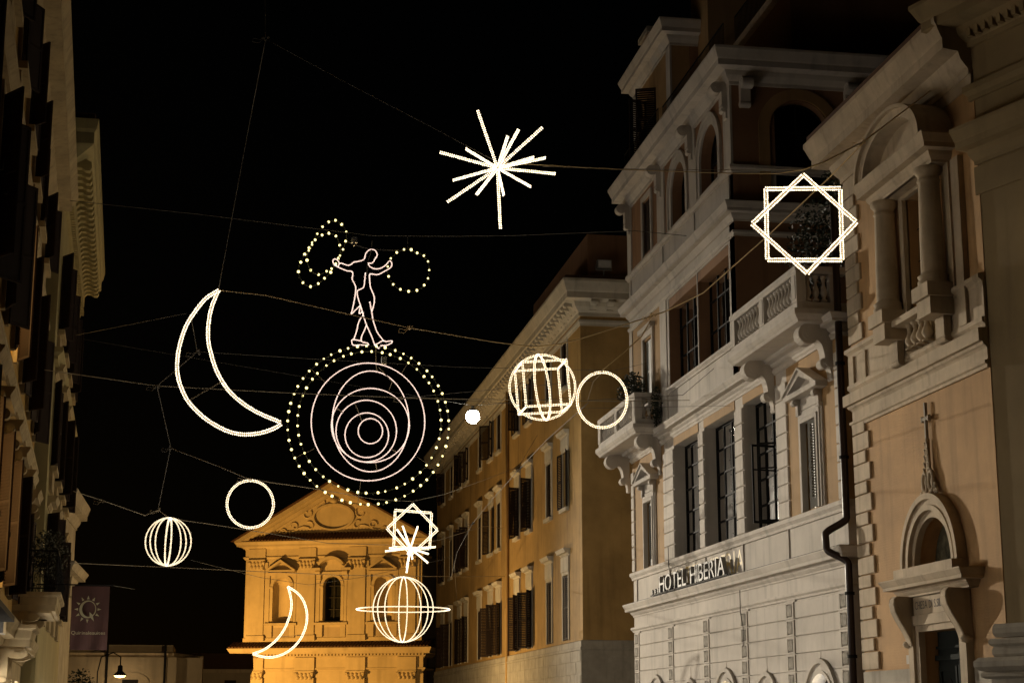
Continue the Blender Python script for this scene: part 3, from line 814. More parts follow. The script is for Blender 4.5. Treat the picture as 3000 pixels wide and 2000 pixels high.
for zz in (10.65, 11.35): gr.tube([(32.34 + .2 * cos(a * pi / 8), -.2, zz + .25 * sin(a * pi / 8)) for a in range(16)], .012, 5, True)
gr.build('window_grille', 'iron', C)
CB = baluster_mesh(.55, .12, 'trav')
box('balustrade_recess', 'olive', C, 31.7, 32.98, .045, .055, 8.98, 9.62)
for k in range(4): put(CB, 'baluster', C, (31.9 + k * .29, .17, 9.02))
box('balustrade_rail', 'trav', C, 31.5, 33.15, .0, .42, 9.58, 9.72)
# portal
MB().band_xz([(30.92, 0), (30.92, 3.62), (33.72, 3.62), (33.72, 0)], [(31.18, 0), (31.18, 3.42), (33.47, 3.42), (33.47, 0)], -.03, .16).band_xz([(31.17, 0), (31.17, 3.43), (33.48, 3.43), (33.48, 0)], [(31.36, 0), (31.36, 3.29), (33.29, 3.29), (33.29, 0)], -.03, .10).build('door_surround', 'trav', C)
box('inscription_frieze', 'trav', C, 31.2, 33.45, -.02, .12, 3.63, 4.04)
MB().sweep(corn(4.0, 4.36, .36), [(30.6, -.02), (30.6, .16), (33.95, .16), (33.95, -.02)]).box(30.6, 33.95, -.02, .16, 4.0, 4.34).build('portal_cornice', 'trav', C)
box('portal_sill', 'trav', C, 30.95, 33.9, -.02, .34, 4.36, 4.57)
pcn = MB().ext_yz([(0, 0), (.44, 0), (.5, -.06), (.52, -.16), (.49, -.32), (.40, -.5), (.29, -.68), (.21, -.84), (.17, -1.0), (0, -1.02)], -.11, .11)
for sx in (-1, 1):
    rim = [(.44, -.02), (.49, -.07), (.5, -.16), (.47, -.32), (.38, -.5), (.27, -.68), (.19, -.84), (.15, -.98)]
    pcn.tube([(sx * .115, y, z) for y, z in rim], .022, 5)
    pcn.cylx(sx * .115 - .012, sx * .115 + .012, .3, -.18, .12)
    pcn.cylx(sx * .115 - .026, sx * .115 + .026, .3, -.18, .05)
PCN = pcn.mesh('console', 'trav')
for q in (31.02, 33.6): put(PCN, 'console', C, (q, .02, 4.02))
for q in (30.93, 33.74): put(MB().lathe([(0, -.09), (.09, -.06), (.13, 0), (.09, .06), (0, .09)], 12).mesh('scroll_knob', 'trav', True), 'scroll_knob', C, (q, .14, 3.06))
lay('CHIESA DI S.SILVESTRO', 33.36, 31.3, 3.74, .124, .16, 'ink', C, .001)
def pln(rr): return arc(32.4, 4.58, rr, pi, 0, 28)
for r0, r1, y in ((1.42, 1.3, .22), (1.31, 1.18, .16), (1.19, 1.08, .19), (1.09, .94, .10)): MB().band_xz(pln(r0), pln(r1), -.03, y).build('niche_arch_moulding', 'trav', C)
MB().poly([(x, -.36, zz) for x, zz in pln(.96)]).build('niche_fresco', 'paint_old', C)
dr = MB()
dr.box(31.36, 33.29, -.36, -.30, 0, 3.29)
dr.build('church_door', 'door', C)
for xx in (31.42, 32.35): 
    for z0, z1 in ((.3, 1.2), (1.35, 2.6)):
        MB().band_xz([(xx, z0), (xx, z1), (xx + .86, z1), (xx + .86, z0), (xx, z0)], [(xx + .1, z0 + .1), (xx + .1, z1 - .1), (xx + .76, z1 - .1), (xx + .76, z0 + .1), (xx + .1, z0 + .1)], -.31, -.26).build('door_panel', 'door', C)
    MB().ext_xz(arc(xx + .43, 1.98, .22, 0, 2 * pi, 16, .38)[:-1], -.31, -.285).build('door_oval', 'void', C)
MB().box(31.36, 33.29, -.31, -.22, 2.72, 2.82).box(31.36, 33.29, -.31, -.25, 2.95, 3.0).build('door_transom', 'door', C)
# carved finial and cross over the niche
fin = MB()
for sx in (-1, 1):
    fin.tube([(32.42 + sx * (.15 + .105 * cos(a * pi / 9)), .1, 6.24 + .2 * sin(a * pi / 9)) for a in range(18)], .042, 6, True)
    fin.lathe([(0, -.12), (.05, -.07), (.06, 0), (.04, .09), (0, .12)], 8, (32.42 + sx * .15, .06, 6.24))
    for cx_, cz_, rr in ((.36, 6.02, .085), (.43, 5.88, .07), (.30, 6.16, .06)):
        fin.tube([(32.42 + sx * (cx_ + rr * (1 - a / 16) * cos(a * .6 + 2.2)), .09, cz_ + rr * (1 - a / 16) * sin(a * .6 + 2.2)) for a in range(14)], .03, 6)
    for q in range(5):
        zc = 6.42 + q * .13; wd = .15 - q * .022
        fin.tube([(32.42, .08, zc - .06), (32.42 + sx * wd * .7, .1, zc - .02), (32.42 + sx * wd, .1, zc + .06), (32.42 + sx * wd * .8, .12, zc + .1)], .034 - q * .003, 6)
fin.tube([(32.42, .07, 6.3), (32.42, .07, 7.12)], .05, 7)
fin.build('carved_finial', 'trav', C, smooth=True)
MB().box(32.39, 32.45, .05, .11, 7.1, 7.86).box(32.26, 32.58, .052, .108, 7.5, 7.56).box(32.24, 32.28, .045, .115, 7.47, 7.59).box(32.56, 32.60, .045, .115, 7.47, 7.59).build('cross', 'trav_grey', C)
MB().box(34.02, 34.2, .0, .02, 2.68, 2.86).build('house_number_plate', 'cream', C)
# obliquely set wing at the near end
RV = radians(19.25)
def rv(mb, name, mat): return put(mb.mesh(name, mat), name, C, (29.55, .0, 0), rot=(0, 0, RV))
rv(wall(MB(), -9, 0, 0, 14.4, [], edge=.9), 'wing_wall', 'olive')
rp = [(-9, 0), (0, 0), (0, -.5)]
rv(MB().sweep(strip(13.3, 13.6, .14), rp), 'string_course', 'olive')
rv(MB().sweep(corn(12.0, 12.76, .34), rp), 'entablature', 'olive')
rv(MB().sweep([(-.05, 11.4), (.04, 11.4), (.04, 11.95), (-.05, 11.95)], rp), 'frieze', 'olive')
rv(MB().sweep(corn(14.38, 15.4, .8), rp), 'cornice', 'olive')
dn = MB().box(-.05, .05, 0, .16, -.11, .11).mesh('dentil', 'olive')
for k in range(26): put(dn, 'dentil', C, (29.55 - (.25 + k * .2) * cos(RV) - .1 * sin(RV), .0 - (.25 + k * .2) * sin(RV) + .1 * cos(RV), 14.62), rot=(0, 0, RV))
for z0, z1, p in ((3.02, 3.26, .16), (2.86, 3.0, .22), (2.42, 2.66, .42), (2.28, 2.42, .34), (0, 2.28, .24), (2.66, 2.86, .18)):
    rv(MB().sweep([(-.05, z0), (p * .8, z0), (p, z0 + (z1 - z0) * .3), (p, z0 + (z1 - z0) * .7), (p * .85, z1), (-.05, z1)], rp), 'base_moulding', 'trav_grey')
for a in (-1.75, -3.4): rv(MB().box(a - .5, a + .5, -.02, .14, 3.26, 11.4), 'giant_pilaster', 'olive')

# ------------------------------------------------------------------ ochre palace beyond the hotel
Y = thing('ochre_palace', 'long ochre palace with dark shutters and heavy bracketed cornice beyond the hotel', 'building', (14, 0, 0), pi / 2)
YX0, YX1 = 67.15, 115.5
YW = [70.5, 74.2, 79.2, 82.6, 88.4, 91.2, 95.3, 100.6, 103.6, 107.8, 111.8]
ops = []
for q in YW:
    ops += [(q - .56, q + .56, 4.72, 7.4, False), (q - .56, q + .56, 10.2, 12.6, False), (q - .56, q + .56, 15.35, 17.3, False)]
wall(MB(), YX0, YX1, 4.6, 18.0, ops, rev=.3, edge=.8).build('facade_wall', 'yellow', Y)
box('end_wall', 'yellow', Y, YX0 + .0, YX0 + .05, -14, -.8, 0, 18.0); box('end_wall', 'yellow', Y, YX1 - .05, YX1, -14, -.8, 0, 18.0)
box('palace_core', 'void', Y, YX0 + .06, YX1 - .06, -14, -.79, 0, 17.95)
YP = [(YX0, -8), (YX0, 0), (YX1, 0), (YX1, -8)]
MB().sweep([(-.1, 0), (.1, 0), (.1, 4.2), (.14, 4.22), (.14, 4.3), (.1, 4.33), (.1, 4.56), (-.1, 4.62)], YP).build('stone_base', 'trav_grey', Y)
for z0, z1 in ((2.75, 3.25), (3.27, 3.75), (3.77, 4.18)):
    for k in range(24):
        a = YX0 + k * 2.0 + (.9 if z0 == 3.27 else 0)
        if a + 1.97 < YX1: MB().chbox(a + .01, a + 1.97, z0, z1, .09, .118, .01).build('base_block', 'trav_grey', Y)
SH = [leaf_shutter_mesh(.56, h, 'shutter', 30) for h in (2.6, 2.34, 1.9)]
HOOD = MB().ext_yz(corn(.62, .92, .3, 0), -.9, .9).box(-.8, .8, -.02, .08, 0, .62).mesh('window_hood', 'palace_trim')
HOOD2 = MB().ext_yz(corn(.45, .72, .26, 0), -.86, .86).box(-.78, .78, -.02, .07, 0, .45).mesh('window_hood', 'palace_trim')
YS = MB().box(-.74, .74, -.02, .16, -.16, 0).mesh('window_sill', 'palace_trim')
def ysur(h): return MB().band_xz([(-.74, 0), (-.74, h + .16), (.74, h + .16), (.74, 0)], [(-.56, 0), (-.56, h), (.56, h), (.56, 0)], -.03, .05).mesh('window_surround', 'palace_trim')
SUR = [ysur(2.68), ysur(2.4), ysur(1.95)]
rnd = random.Random(3)
for i, q in enumerate(YW):
    for fl, (z0, hh) in enumerate(((4.72, 2.68), (10.2, 2.4), (15.35, 1.95))):
        put(SUR[fl], 'window_surround', Y, (q, 0, z0))
        if fl > 0: put(YS, 'window_sill', Y, (q, 0, z0))
        if fl == 0: put(HOOD, 'window_hood', Y, (q, .0, z0 + hh + .14))
        if fl == 1: put(HOOD2, 'window_hood', Y, (q, .0, z0 + hh + .14))
        closed = (i in (1, 6)) or rnd.random() < .25
        box('dark_window', 'void', Y, q - .54, q + .54, -.28, -.25, z0 + .02, z0 + hh - .02)
        for sx in (-1, 1):
            ang = rnd.uniform(0, 5) if closed else rnd.choice([rnd.uniform(150, 174), rnd.uniform(95, 165)])
            put(SH[fl], 'shutter', Y, (q + sx * .55, .06 if not closed else .0, z0 + .03), rot=(0, 0, radians(-ang) if sx > 0 else radians(ang)) if False else (0, 0, (radians(ang) if sx < 0 else pi - radians(ang))))
MB().sweep(corn(17.75, 19.15, .86), YP).build('cornice', 'palace_trim', Y)
MB().sweep(strip(17.35, 17.6, .08), YP).build('architrave', 'palace_trim', Y)
MD = console_mb(.26, .55, .42).mesh('modillion', 'palace_trim')
n = 66
for k in range(n): put(MD, 'modillion', Y, (YX0 + .35 + (YX1 - YX0 - .7) * k / (n - 1), .10, 18.36))
for k in range(4): put(MD, 'modillion', Y, (YX0 - .1, -.5 - k * .72, 18.36), rot=(0, 0, pi / 2))
MB().tube([(85.2, .1, 18.3), (85.2, .1, .1)], .09, 10).build('drainpipe', 'yellow', Y, smooth=True)
box('roof', 'tile', Y, YX0 - .7, YX1 + .7, -12, .75, 19.15, 19.3)
box('attic_storey', 'hotel_brown', Y, YX0 + .1, 80, -11, -.35, 19.3, 21.3)
for q in (88, 94, 101, 108): box('chimney', 'hotel_brown', Y, q, q + 1.0, -3, -2, 19.3, 21.4)
MB().tube([(86.2, .03, 7.0), (85.9, .05, 7.6), (85.6, .05, 7.5), (85.5, .05, 6.6)], .02, 5).build('wire', 'iron', Y)
FLD = thing('roof_floodlight', 'small grey floodlight on the parapet at the ochre palace roof corner', 'floodlight', (14.9, 66.6, 19.1))
MB().box(-.3, .3, -.16, .1, .55, .9).build('lamp_housing', 'metal', FLD)
MB().box(-.26, .26, -.18, -.162, .58, .87).build('lamp_glass', 'white_lamp', FLD)
MB().tube([(0, 0, 0), (0, 0, .55)], .03, 6).tube([(-.34, 0, .5), (-.34, 0, .72), (.34, 0, .72), (.34, 0, .5), (-.34, 0, .5)], .02, 5).build('lamp_yoke', 'metal', FLD)

# ------------------------------------------------------------------ palaces on the left
def left_frame(vx, d):
    a = ray(vx, HOR); a.z = 0; a.normalize()
    n = Vector((a.y, -a.x, 0))
    return -n * d, atan2(-a.y, -a.x)
LO, LR = left_frame(288, 2.2)
A = thing('shuttered_palace', 'tall ochre palace with dark louvred shutters and stone window hoods beside the footway', 'building', LO, LR)
BAY = [30.0 + 3.79 * k for k in range(-6, 6)]
AE, AN = 51.0, 4.0
ops = []
for s in BAY:
    ops += [(-s - .6, -s + .6, 4.3, 7.0, False), (-s - .6, -s + .6, 9.2, 12.2, False), (-s - .55, -s + .55, 14.2, 16.1, False)]
wall(MB(), -AE, -AN, 3.6, 16.7, ops, rev=.3, edge=.8).build('facade_wall', 'left_ochre', A)
shop_ops = [(-s - 1.1, -s + 1.1, .3, 2.55, False) for s in BAY]
wall(MB(), -AE, -AN, 0, 3.6, shop_ops, rev=.3, edge=.8).build('ground_floor_wall', 'left_stone', A)
for i, s in enumerate(BAY):
    if i >= 6: MB().box(-s - 1.08, -s + 1.08, -.30, -.26, .32, 2.53).build('shop_window', 'shop', A)  # glowing panel added out of view as street-level fill
    else: MB().box(-s - 1.08, -s + 1.08, -.30, -.26, .32, 2.53).build('roller_shutter', 'metal', A)
box('palace_core', 'void', A, -AE + .05, -AN - .05, -12, -.79, 0, 16.6)
box('end_wall', 'left_ochre', A, -AE, -AE + .04, -12, -.7, 0, 16.7)
AP = [(-AE, -6), (-AE, 0), (-AN, 0), (-AN, -6)]
MB().sweep(corn(3.0, 3.6, .45), AP).build('ground_floor_cornice', 'left_stone', A)
MB().sweep(strip(12.6, 12.95, .24), AP).build('string_course', 'left_stone', A)
MB().sweep(strip(8.35, 8.6, .16), AP).build('string_course', 'left_stone', A)
MB().sweep(corn(16.2, 17.15, .82), AP).build('cornice', 'left_stone', A)
box('roof', 'tile', A, -AE - .6, -AN + .6, -12, .7, 17.15, 17.3)
AH = MB().ext_yz(corn(0, .42, .38, 0), -1.0, 1.0).mesh('window_hood', 'left_stone')
AC = console_mb(.2, .3, .72).mesh('console', 'left_stone')
AHP = pediment(MB(), 0, 2.5, 0, .75, .55).mesh('pediment_hood', 'left_stone')
AS = MB().box(-.85, .85, -.02, .22, -.16, 0).box(-.72, .72, -.02, .1, -.72, -.16).mesh('window_apron', 'left_stone')
def asur(w, h): return MB().band_xz([(-w - .2, 0), (-w - .2, h + .2), (w + .2, h + .2), (w + .2, 0)], [(-w, 0), (-w, h), (w, h), (w, 0)], -.03, .08).mesh('window_surround', 'left_stone')
ASU = [asur(.6, 2.7), asur(.6, 3.0), asur(.55, 1.9)]
ASH = [leaf_shutter_mesh(.6, 2.66, 'shutter', 40), leaf_shutter_mesh(.6, 2.96, 'shutter', 44), leaf_shutter_mesh(.55, 1.86, 'shutter', 30)]
rnd = random.Random(11)
LIT = {(6, 0), (7, 0), (8, 0), (8, 1)}
for i, s in enumerate(BAY):
    for fl, (z0, h, w) in enumerate(((4.3, 2.7, .6), (9.2, 3.0, .6), (14.2, 1.9, .55))):
        put(ASU[fl], 'window_surround', A, (-s, 0, z0))
        lit = (i, fl) in LIT
        box('lit_window' if lit else 'dark_window', 'room_lit' if lit else 'void', A, -s - w + .02, -s + w - .02, -.28, -.25, z0 + .02, z0 + h - .02)
        if fl == 0:
            put(AH, 'window_hood', A, (-s, .0, z0 + h + .25))
            for sx in (-1, 1): put(AC, 'console', A, (-s + sx * .85, .02, z0 + h + .26))
        elif fl == 2:
            put(AS, 'window_apron', A, (-s, 0, z0))
        elif i in (3, 4):
            put(AHP, 'pediment_hood', A, (-s, .0, z0 + h + .22))
        for sx in (-1, 1):
            ang = (28 if sx < 0 else 172) if lit else rnd.choice([rnd.uniform(140, 155), rnd.uniform(160, 174), rnd.uniform(165, 176)])
            put(ASH[fl], 'shutter', A, (-s + sx * w, .09, z0 + .02), rot=(0, 0, radians(ang) if sx < 0 else pi - radians(ang)))
            if fl < 2:
                put(bpy.data.meshes.get('shutter_stay') or MB().box(-.015, .015, 0, .22, -.01, .01).box(-.03, .03, .2, .25, -.05, .05).mesh('shutter_stay', 'iron'), 'shutter_stay', A, (-s + sx * (w + .62), .02, z0 + h * .35))
box('street_awning', 'iron', A, -27.0, -22.5, .05, .9, 3.0, 3.08)
box('shop_sign_box', 'metal', A, -32.4, -31.6, .05, .5, 3.05, 3.5)
# wrought iron balcony
def iron_balcony(parent, x0, x1, p, z, mat, rail):
    pth = [(x0, -.1), (x0, p - .1), (x1, p - .1), (x1, -.1)]
    MB().sweep([(-.3, z - .5), (-.12, z - .5), (-.1, z - .35), (.0, z - .3), (.02, z - .12), (.1, z - .08), (.1, z), (-.3, z)], pth).build('balcony_edge', mat, parent)
    box('balcony_slab', mat, parent, x0 + .02, x1 - .02, 0, p - .12, z - .46, z - .02)
    for q in (x0 + .25, x1 - .25): put(AC, 'console', parent, (q, .0, z - .5), scale=(1.5, 2.2, 1))
    if rail:
        mb = MB()
        for zz in (z + .1, z + 1.02):
            mb.tube([(x0 + .05, 0, zz), (x0 + .05, p - .12, zz), (x1 - .05, p - .12, zz), (x1 - .05, 0, zz)], .018, 5)
        def scroll(px, py, dx, dy):
            for kk, sg in ((.34, 1), (.74, -1)):
                mb.tube([(px + dx * sg * .07 * cos(a * .55) * (1 - a / 16), py + dy * sg * .07 * cos(a * .55) * (1 - a / 16), z + kk + .16 * sin(a * .55) * (1 - a / 16)) for a in range(14)], .008, 4)
        L = x1 - x0; n = int(L / .16)
        for k in range(n + 1):
            xx = x0 + .05 + (L - .1) * k / n
            mb.tube([(xx, p - .12, z), (xx, p - .12 + .10 * (k % 2), z + .35), (xx, p - .12, z + 1.02)], .009, 4)
            scroll(xx + .08, p - .12, 1, 0)
        for xx in (x0 + .05, x1 - .05):
            for k in range(6):
                yy = .1 + (p - .25) * k / 5
                mb.tube([(xx, yy, z), (xx, yy, z + 1.02)], .009, 4); scroll(xx, yy + .08, 0, 1)
        mb.build('balcony_railing', 'iron', parent)
iron_balcony(A, -48.2, -44.0, 1.15, 4.62, 'left_stone', True)
iron_balcony(A, -41.0, -38.6, .8, 3.55, 'left_stone', False)
def loc_to_world(o, v): return Matrix.Translation(o.location) @ o.rotation_euler.to_matrix().to_4x4() @ Vector(v)
pv = loc_to_world(A, (-46.4, .75, 5.75)); foliage('balcony_plant', 'trailing leafy plants crowding the wrought iron balcony', 'plant', pv, (.5, 1.7, .65), 1100, .06, 'leaf_dim')

BO_, BR_ = left_frame(359, 2.5)
B = thing('corniced_palace', 'olive palace under a deep cornice carried on a row of curved modillions', 'building', BO_, BR_)
B0, B1 = 51.6, 68.6
bops = []
BB = [53.6, 57.2, 60.8, 64.4, 67.2]
for s in BB[:4]: bops += [(-s - .6, -s + .6, 5.0, 7.6, False), (-s - .6, -s + .6, 9.0, 11.6, False), (-s - .6, -s + .6, 13.2, 15.6, False)]
wall(MB(), -B1, -B0, 0, 18.2, bops, rev=.3, edge=.8).build('facade_wall', 'left_olive', B)
box('palace_core', 'void', B, -B1 + .05, -B0 - .05, -12, -.79, 0, 18.1); box('end_wall', 'left_olive', B, -B1, -B1 + .04, -12, -.7, 0, 18.2); box('end_wall', 'left_olive', B, -B0 - .04, -B0, -12, -.7, 0, 18.2)
BP = [(-B1, -6), (-B1, 0), (-B0, 0), (-B0, -6)]
MB().sweep(strip(12.0, 12.35, .27), BP).build('string_course', 'left_olive', B)
MB().sweep([(-.05, 17.2), (.1, 17.2), (.14, 17.5), (.22, 17.7), (.23, 18.15), (.80, 18.5), (.84, 18.55), (.84, 18.9), (.9, 19.0), (.96, 19.3), (-.05, 19.4)], BP).build('cornice', 'left_olive', B)
BM = MB().ext_yz([(0, 0), (.1, .1), (.25, .1), (.38, .02), (.5, .02), (.56, .12), (.55, .3), (.3, .42), (0, .25)], -.14, .14).mesh('modillion', 'left_olive')
n = 26
for k in range(n): put(BM, 'modillion', B, (-B1 + .3 + (B1 - B0 - .6) * k / (n - 1), .23, 17.98))
DN = MB().box(-.07, .07, 0, .14, 0, .16).mesh('dentil', 'left_olive')
for k in range(60): put(DN, 'dentil', B, (-B1 + .15 + (B1 - B0 - .3) * k / 59, .1, 17.25))
BS = leaf_shutter_mesh(.6, 2.55, 'shutter', 40)
for s in BB[:4]:
    for z0 in (5.0, 9.0, 13.2):
        box('dark_window', 'void', B, -s - .58, -s + .58, -.28, -.25, z0 + .02, z0 + 2.35)
        put(AS, 'window_apron', B, (-s, 0, z0))
        if z0 < 13: put(AH, 'window_hood', B, (-s, 0, z0 + 2.75), scale=(.9, .8, .8))
        for sx in (-1, 1):
            ang = rnd.uniform(125, 168)
            put(BS, 'shutter', B, (-s + sx * .6, .04, z0 + .02), rot=(0, 0, radians(ang) if sx < 0 else pi - radians(ang)), scale=(1, 1, 1 if z0 < 13 else .92))
box('roof', 'tile', B, -B1 - .8, -B0 + .8, -12, .85, 19.4, 19.52)
for s in (55.4, 59, 62.6, 66.2): MB().box(-s - 1.2, -s + 1.2, .02, .04, .4, 2.5).build('shop_window', 'shop', B)  # more added fill panels, low on the wall and unseen

D = thing('quoined_house', 'low grey stone house with quoins and moulded cornice past the olive palace', 'building', (-6.7, 0, 0), -pi / 2)
wall(MB(), -78.0, -72.0, 0, 9.9, [], edge=.5).build('facade_wall', 'trav_grey', D)
box('house_core', 'trav_grey', D, -77.95, -72.0, -9, -.49, 0, 9.88)
MB().sweep(corn(9.7, 10.75, .55), [(-78, -8), (-78, 0), (-72, 0), (-72, -8)]).build('cornice', 'trav_grey', D)
MB().sweep(corn(7.2, 7.8, .62), [(-78, -2), (-78, 0), (-72, 0), (-72, -2)]).build('ledge', 'trav_grey', D)
for k in range(19): MB().chbox(-73.0 if k % 2 else -72.75, -71.98, .3 + k * .48, .3 + k * .48 + .45, -.02, .05, .015).build('quoin', 'trav_grey', D)
MB().ext_xz(arc(-75, 6.6, .9, 0, pi, 12), 0, .25).build('window_hood', 'trav_grey', D)

# ------------------------------------------------------------------ banner on its pole
BN = thing('hotel_banner', 'dark purple cloth banner with golden sun-ray Q hanging from a wall pole', 'banner', (-3.03, 40, 3.8))
cl = MB(); nx, nz = 14, 18
vs = [[(-.42 + .84 * i / nx + (.03 * (j / nz) if i == 0 else 0), .035 * sin(i * .9 + j * .25) * (j / nz + .2), .7 - 1.42 * j / nz) for i in range(nx + 1)] for j in range(nz + 1)]
for j in range(nz):
    for i in range(nx): cl.quad(vs[j][i], vs[j + 1][i], vs[j + 1][i + 1], vs[j][i + 1])
c2 = MB()
for j in range(nz):
    for i in range(nx): c2.quad(*[(q[0], q[1] + .006, q[2]) for q in (vs[j][i], vs[j][i + 1], vs[j + 1][i + 1], vs[j + 1][i])])
cl.v += c2.v; cl.f += [tuple(q + len(cl.v) - len(c2.v) for q in f) for f in c2.f]
cl.build('banner_cloth', 'banner', BN, smooth=True)
MB().tube([(-1.2, .01, .73), (.5, .01, .73)], .018, 6).build('banner_pole', 'iron', BN)
em = MB(); qc = (-.04, .18)
em.band_xz(arc(qc[0], qc[1], .185, 0, 2 * pi, 30, .20), arc(qc[0] + .02, qc[1] + .005, .145, 0, 2 * pi, 30, .17), -.055, -.05)
em.ext_xz([(qc[0] + .04, qc[1] - .06), (qc[0] + .11, qc[1] - .12), (qc[0] + .15, qc[1] - .27), (qc[0] + .05, qc[1] - .17)], -.058, -.052)
for k in range(12):
    a = pi / 2 + k * pi / 6
    if k == 7: continue
    ca, sa = cos(a), sin(a)
    em.ext_xz([(qc[0] + .215 * ca - .028 * sa, qc[1] + .225 * sa + .028 * ca), (qc[0] + .30 * ca, qc[1] + .31 * sa), (qc[0] + .215 * ca + .028 * sa, qc[1] + .225 * sa - .028 * ca)], -.055, -.05)
em.build('sun_emblem', 'banner_mark', BN)
ms, L = letter_meshes('Quirinalesuites', .11, .001, 'banner_mark')
for me, x in ms: put(me, 'banner_letter', BN, (-.38 + x * .76 / L, -.055, -.38), rot=(pi / 2, 0, 0), scale=(.76 / L, 1, 1))

# ------------------------------------------------------------------ far church closing the street
ua = ray(-20000, HOR); ua.z = 0; ua.normalize()
p0 = ray(985, HOR); p0 = p0 * (150 / p0.y); p0.z = 0
Z = thing('far_church', 'floodlit orange baroque church front with pilasters and triangular gable', 'church', p0, atan2(ua.y, ua.x))
KX = lambda s: -s
def fb(name, mat, s0, s1, y0, y1, z0, z1): return box(name, mat, Z, KX(s1), KX(s0), y0, y1, z0, z1)
CEN = -.6
wall(MB(), KX(7.5), KX(-8.7), 8.0, 15.4, [(KX(CEN + .82), KX(CEN - .82), 9.75, 12.8, True), (KX(-4.45), KX(-6.05), 9.8, 12.75, True), (KX(4.85), KX(3.25), 9.8, 12.75, True)], rev=.7, edge=1.0).build('upper_wall', 'far', Z)
wall(MB(), KX(7.7), KX(-8.9), 0, 8.0, [(KX(CEN + 1.2), KX(CEN - 1.2), 0, 4.0, False)], rev=.6, edge=1.0).build('lower_wall', 'far', Z)
fb('church_core', 'far_dark', -8.6, 7.4, -30, -.95, 0, 15.3)
fb('dark_door', 'void', CEN - 1.2, CEN + 1.2, -.62, -.58, 0, 4.0)
for s in (-5.25, 4.05):
    c_ = KX(s)
    ni = MB().lathe([(.82, 0), (.82, 2.95)], 14, (c_, -.1, 9.8), pi, 2 * pi)
    for q in range(6):
        a0, a1 = q * pi / 12, (q + 1) * pi / 12
        ni.lathe([(.82 * cos(a0), .82 * sin(a0)), (.82 * cos(a1), .82 * sin(a1))], 14, (c_, -.1, 12.75), pi, 2 * pi)
    ni.build('statue_niche', 'far', Z)
window(Z, KX(CEN + .8), KX(CEN - .8), 9.77, 12.8, -.5, 2, 3, arch=True, t=.06, fmat='frame')
fb('window_void', 'void', CEN - .85, CEN + .85, -.72, -.68, 9.7, 13.7)
PILS = [(-8.3, -6.85), (-3.65, -2.15), (.95, 2.45), (5.6, 7.0)]
CAPM = MB()
CAPM.box(-.8, .8, 0, .34, .78, .9).ext_xz([(-.62, 0), (.62, 0), (.74, .78), (-.74, .78)], 0, .2)
for r_ in range(2):
    for q in range(4):
        CAPM.lathe([(0, -.02), (.12, .05), (.15, .22), (.09, .34), (0, .36)], 7, (-.5 + q * .333 + (.08 if r_ else 0), .2, .03 + r_ * .33))
for sx in (-1, 1): CAPM.cylx(sx * .66 - .1, sx * .66 + .1, .24, .62, .14, 10)
CAPM = CAPM.mesh('capital', 'far')
for a, b in PILS:
    fb('pilaster', 'far', a, b, -.02, .24, 8.55, 14.3)
    fb('pilaster_step', 'far', a - .28, b + .28, -.02, .12, 8.55, 14.9)
    put(CAPM, 'capital', Z, (KX((a + b) / 2), .12, 14.25))
    fb('pilaster_base', 'far', a - .12, b + .12, -.02, .36, 8.1, 8.55)
    fb('entablature_break', 'far', a - .05, b + .05, -.02, .26, 15.17, 16.1)
    fb('lower_pilaster', 'far', a - .1, b + .1, -.02, .3, 0, 4.9)
    put(CAPM, 'capital', Z, (KX((a + b) / 2), .12, 4.75), scale=(1.12, 1.1, .85))
    fb('entablature_break', 'far', a - .15, b + .15, -.02, .34, 5.55, 6.65)
def zp(o=0): return [(KX(7.5 + o), -2.5), (KX(7.5 + o), 0), (KX(-8.7 - o), 0), (KX(-8.7 - o), -2.5)]
fb('entablature_wall', 'far', -8.72, 7.52, -1, .1, 15.15, 16.2)
MB().sweep(strip(15.15, 15.4, .2), zp()).build('architrave', 'far', Z)
MB().sweep(corn(16.0, 16.7, .85), zp()).build('cornice', 'far', Z)
MB().sweep(strip(5.5, 5.75, .24), zp(.2)).build('architrave', 'far', Z)
fb('entablature_wall', 'far', -8.92, 7.72, -1, .14, 5.5, 6.7)
MB().sweep(corn(6.55, 7.45, .95), zp(.2)).build('cornice', 'far', Z)
DT = MB().box(-.09, .09, 0, .2, 0, .2).mesh('dentil', 'far')
for k in range(56): put(DT, 'dentil', Z, (KX(7.8) + 16.8 * k / 55, .36, 6.78))
# tiled ledges
def tile_row(x0, x1, y0, y1, z0, z1, n, name='tile_ledge'):
    mb = MB().quad((x0, y0, z1), (x1, y0, z1), (x1, y1, z0), (x0, y1, z0))
    mb.build(name, 'tile', Z)
    L = sqrt((y1 - y0) ** 2 + (z1 - z0) ** 2); an = atan2(z0 - z1, y1 - y0)
    tm = MB()
    for i in range(6):
        a0, a1 = pi * i / 6, pi * (i + 1) / 6
        tm.quad((.12 * cos(a0), 0, .1 * sin(a0)), (.12 * cos(a1), 0, .1 * sin(a1)), (.12 * cos(a1), L, .1 * sin(a1)), (.12 * cos(a0), L, .1 * sin(a0)))
    tm.poly([(.12 * cos(pi * i / 6), L, .1 * sin(pi * i / 6)) for i in range(7)])
    tm = tm.mesh('roof_tile', 'tile')
    for k in range(n): put(tm, 'roof_tile', Z, (x0 + (x1 - x0) * (k + .5) / n, y0, z1 + .02), rot=(an, 0, 0))
tile_row(KX(8.5), KX(-9.7), .0, 1.15, 7.47, 7.95, 62)
tile_row(KX(7.0), KX(-8.2), .0, .92, 16.72, 17.35, 52)
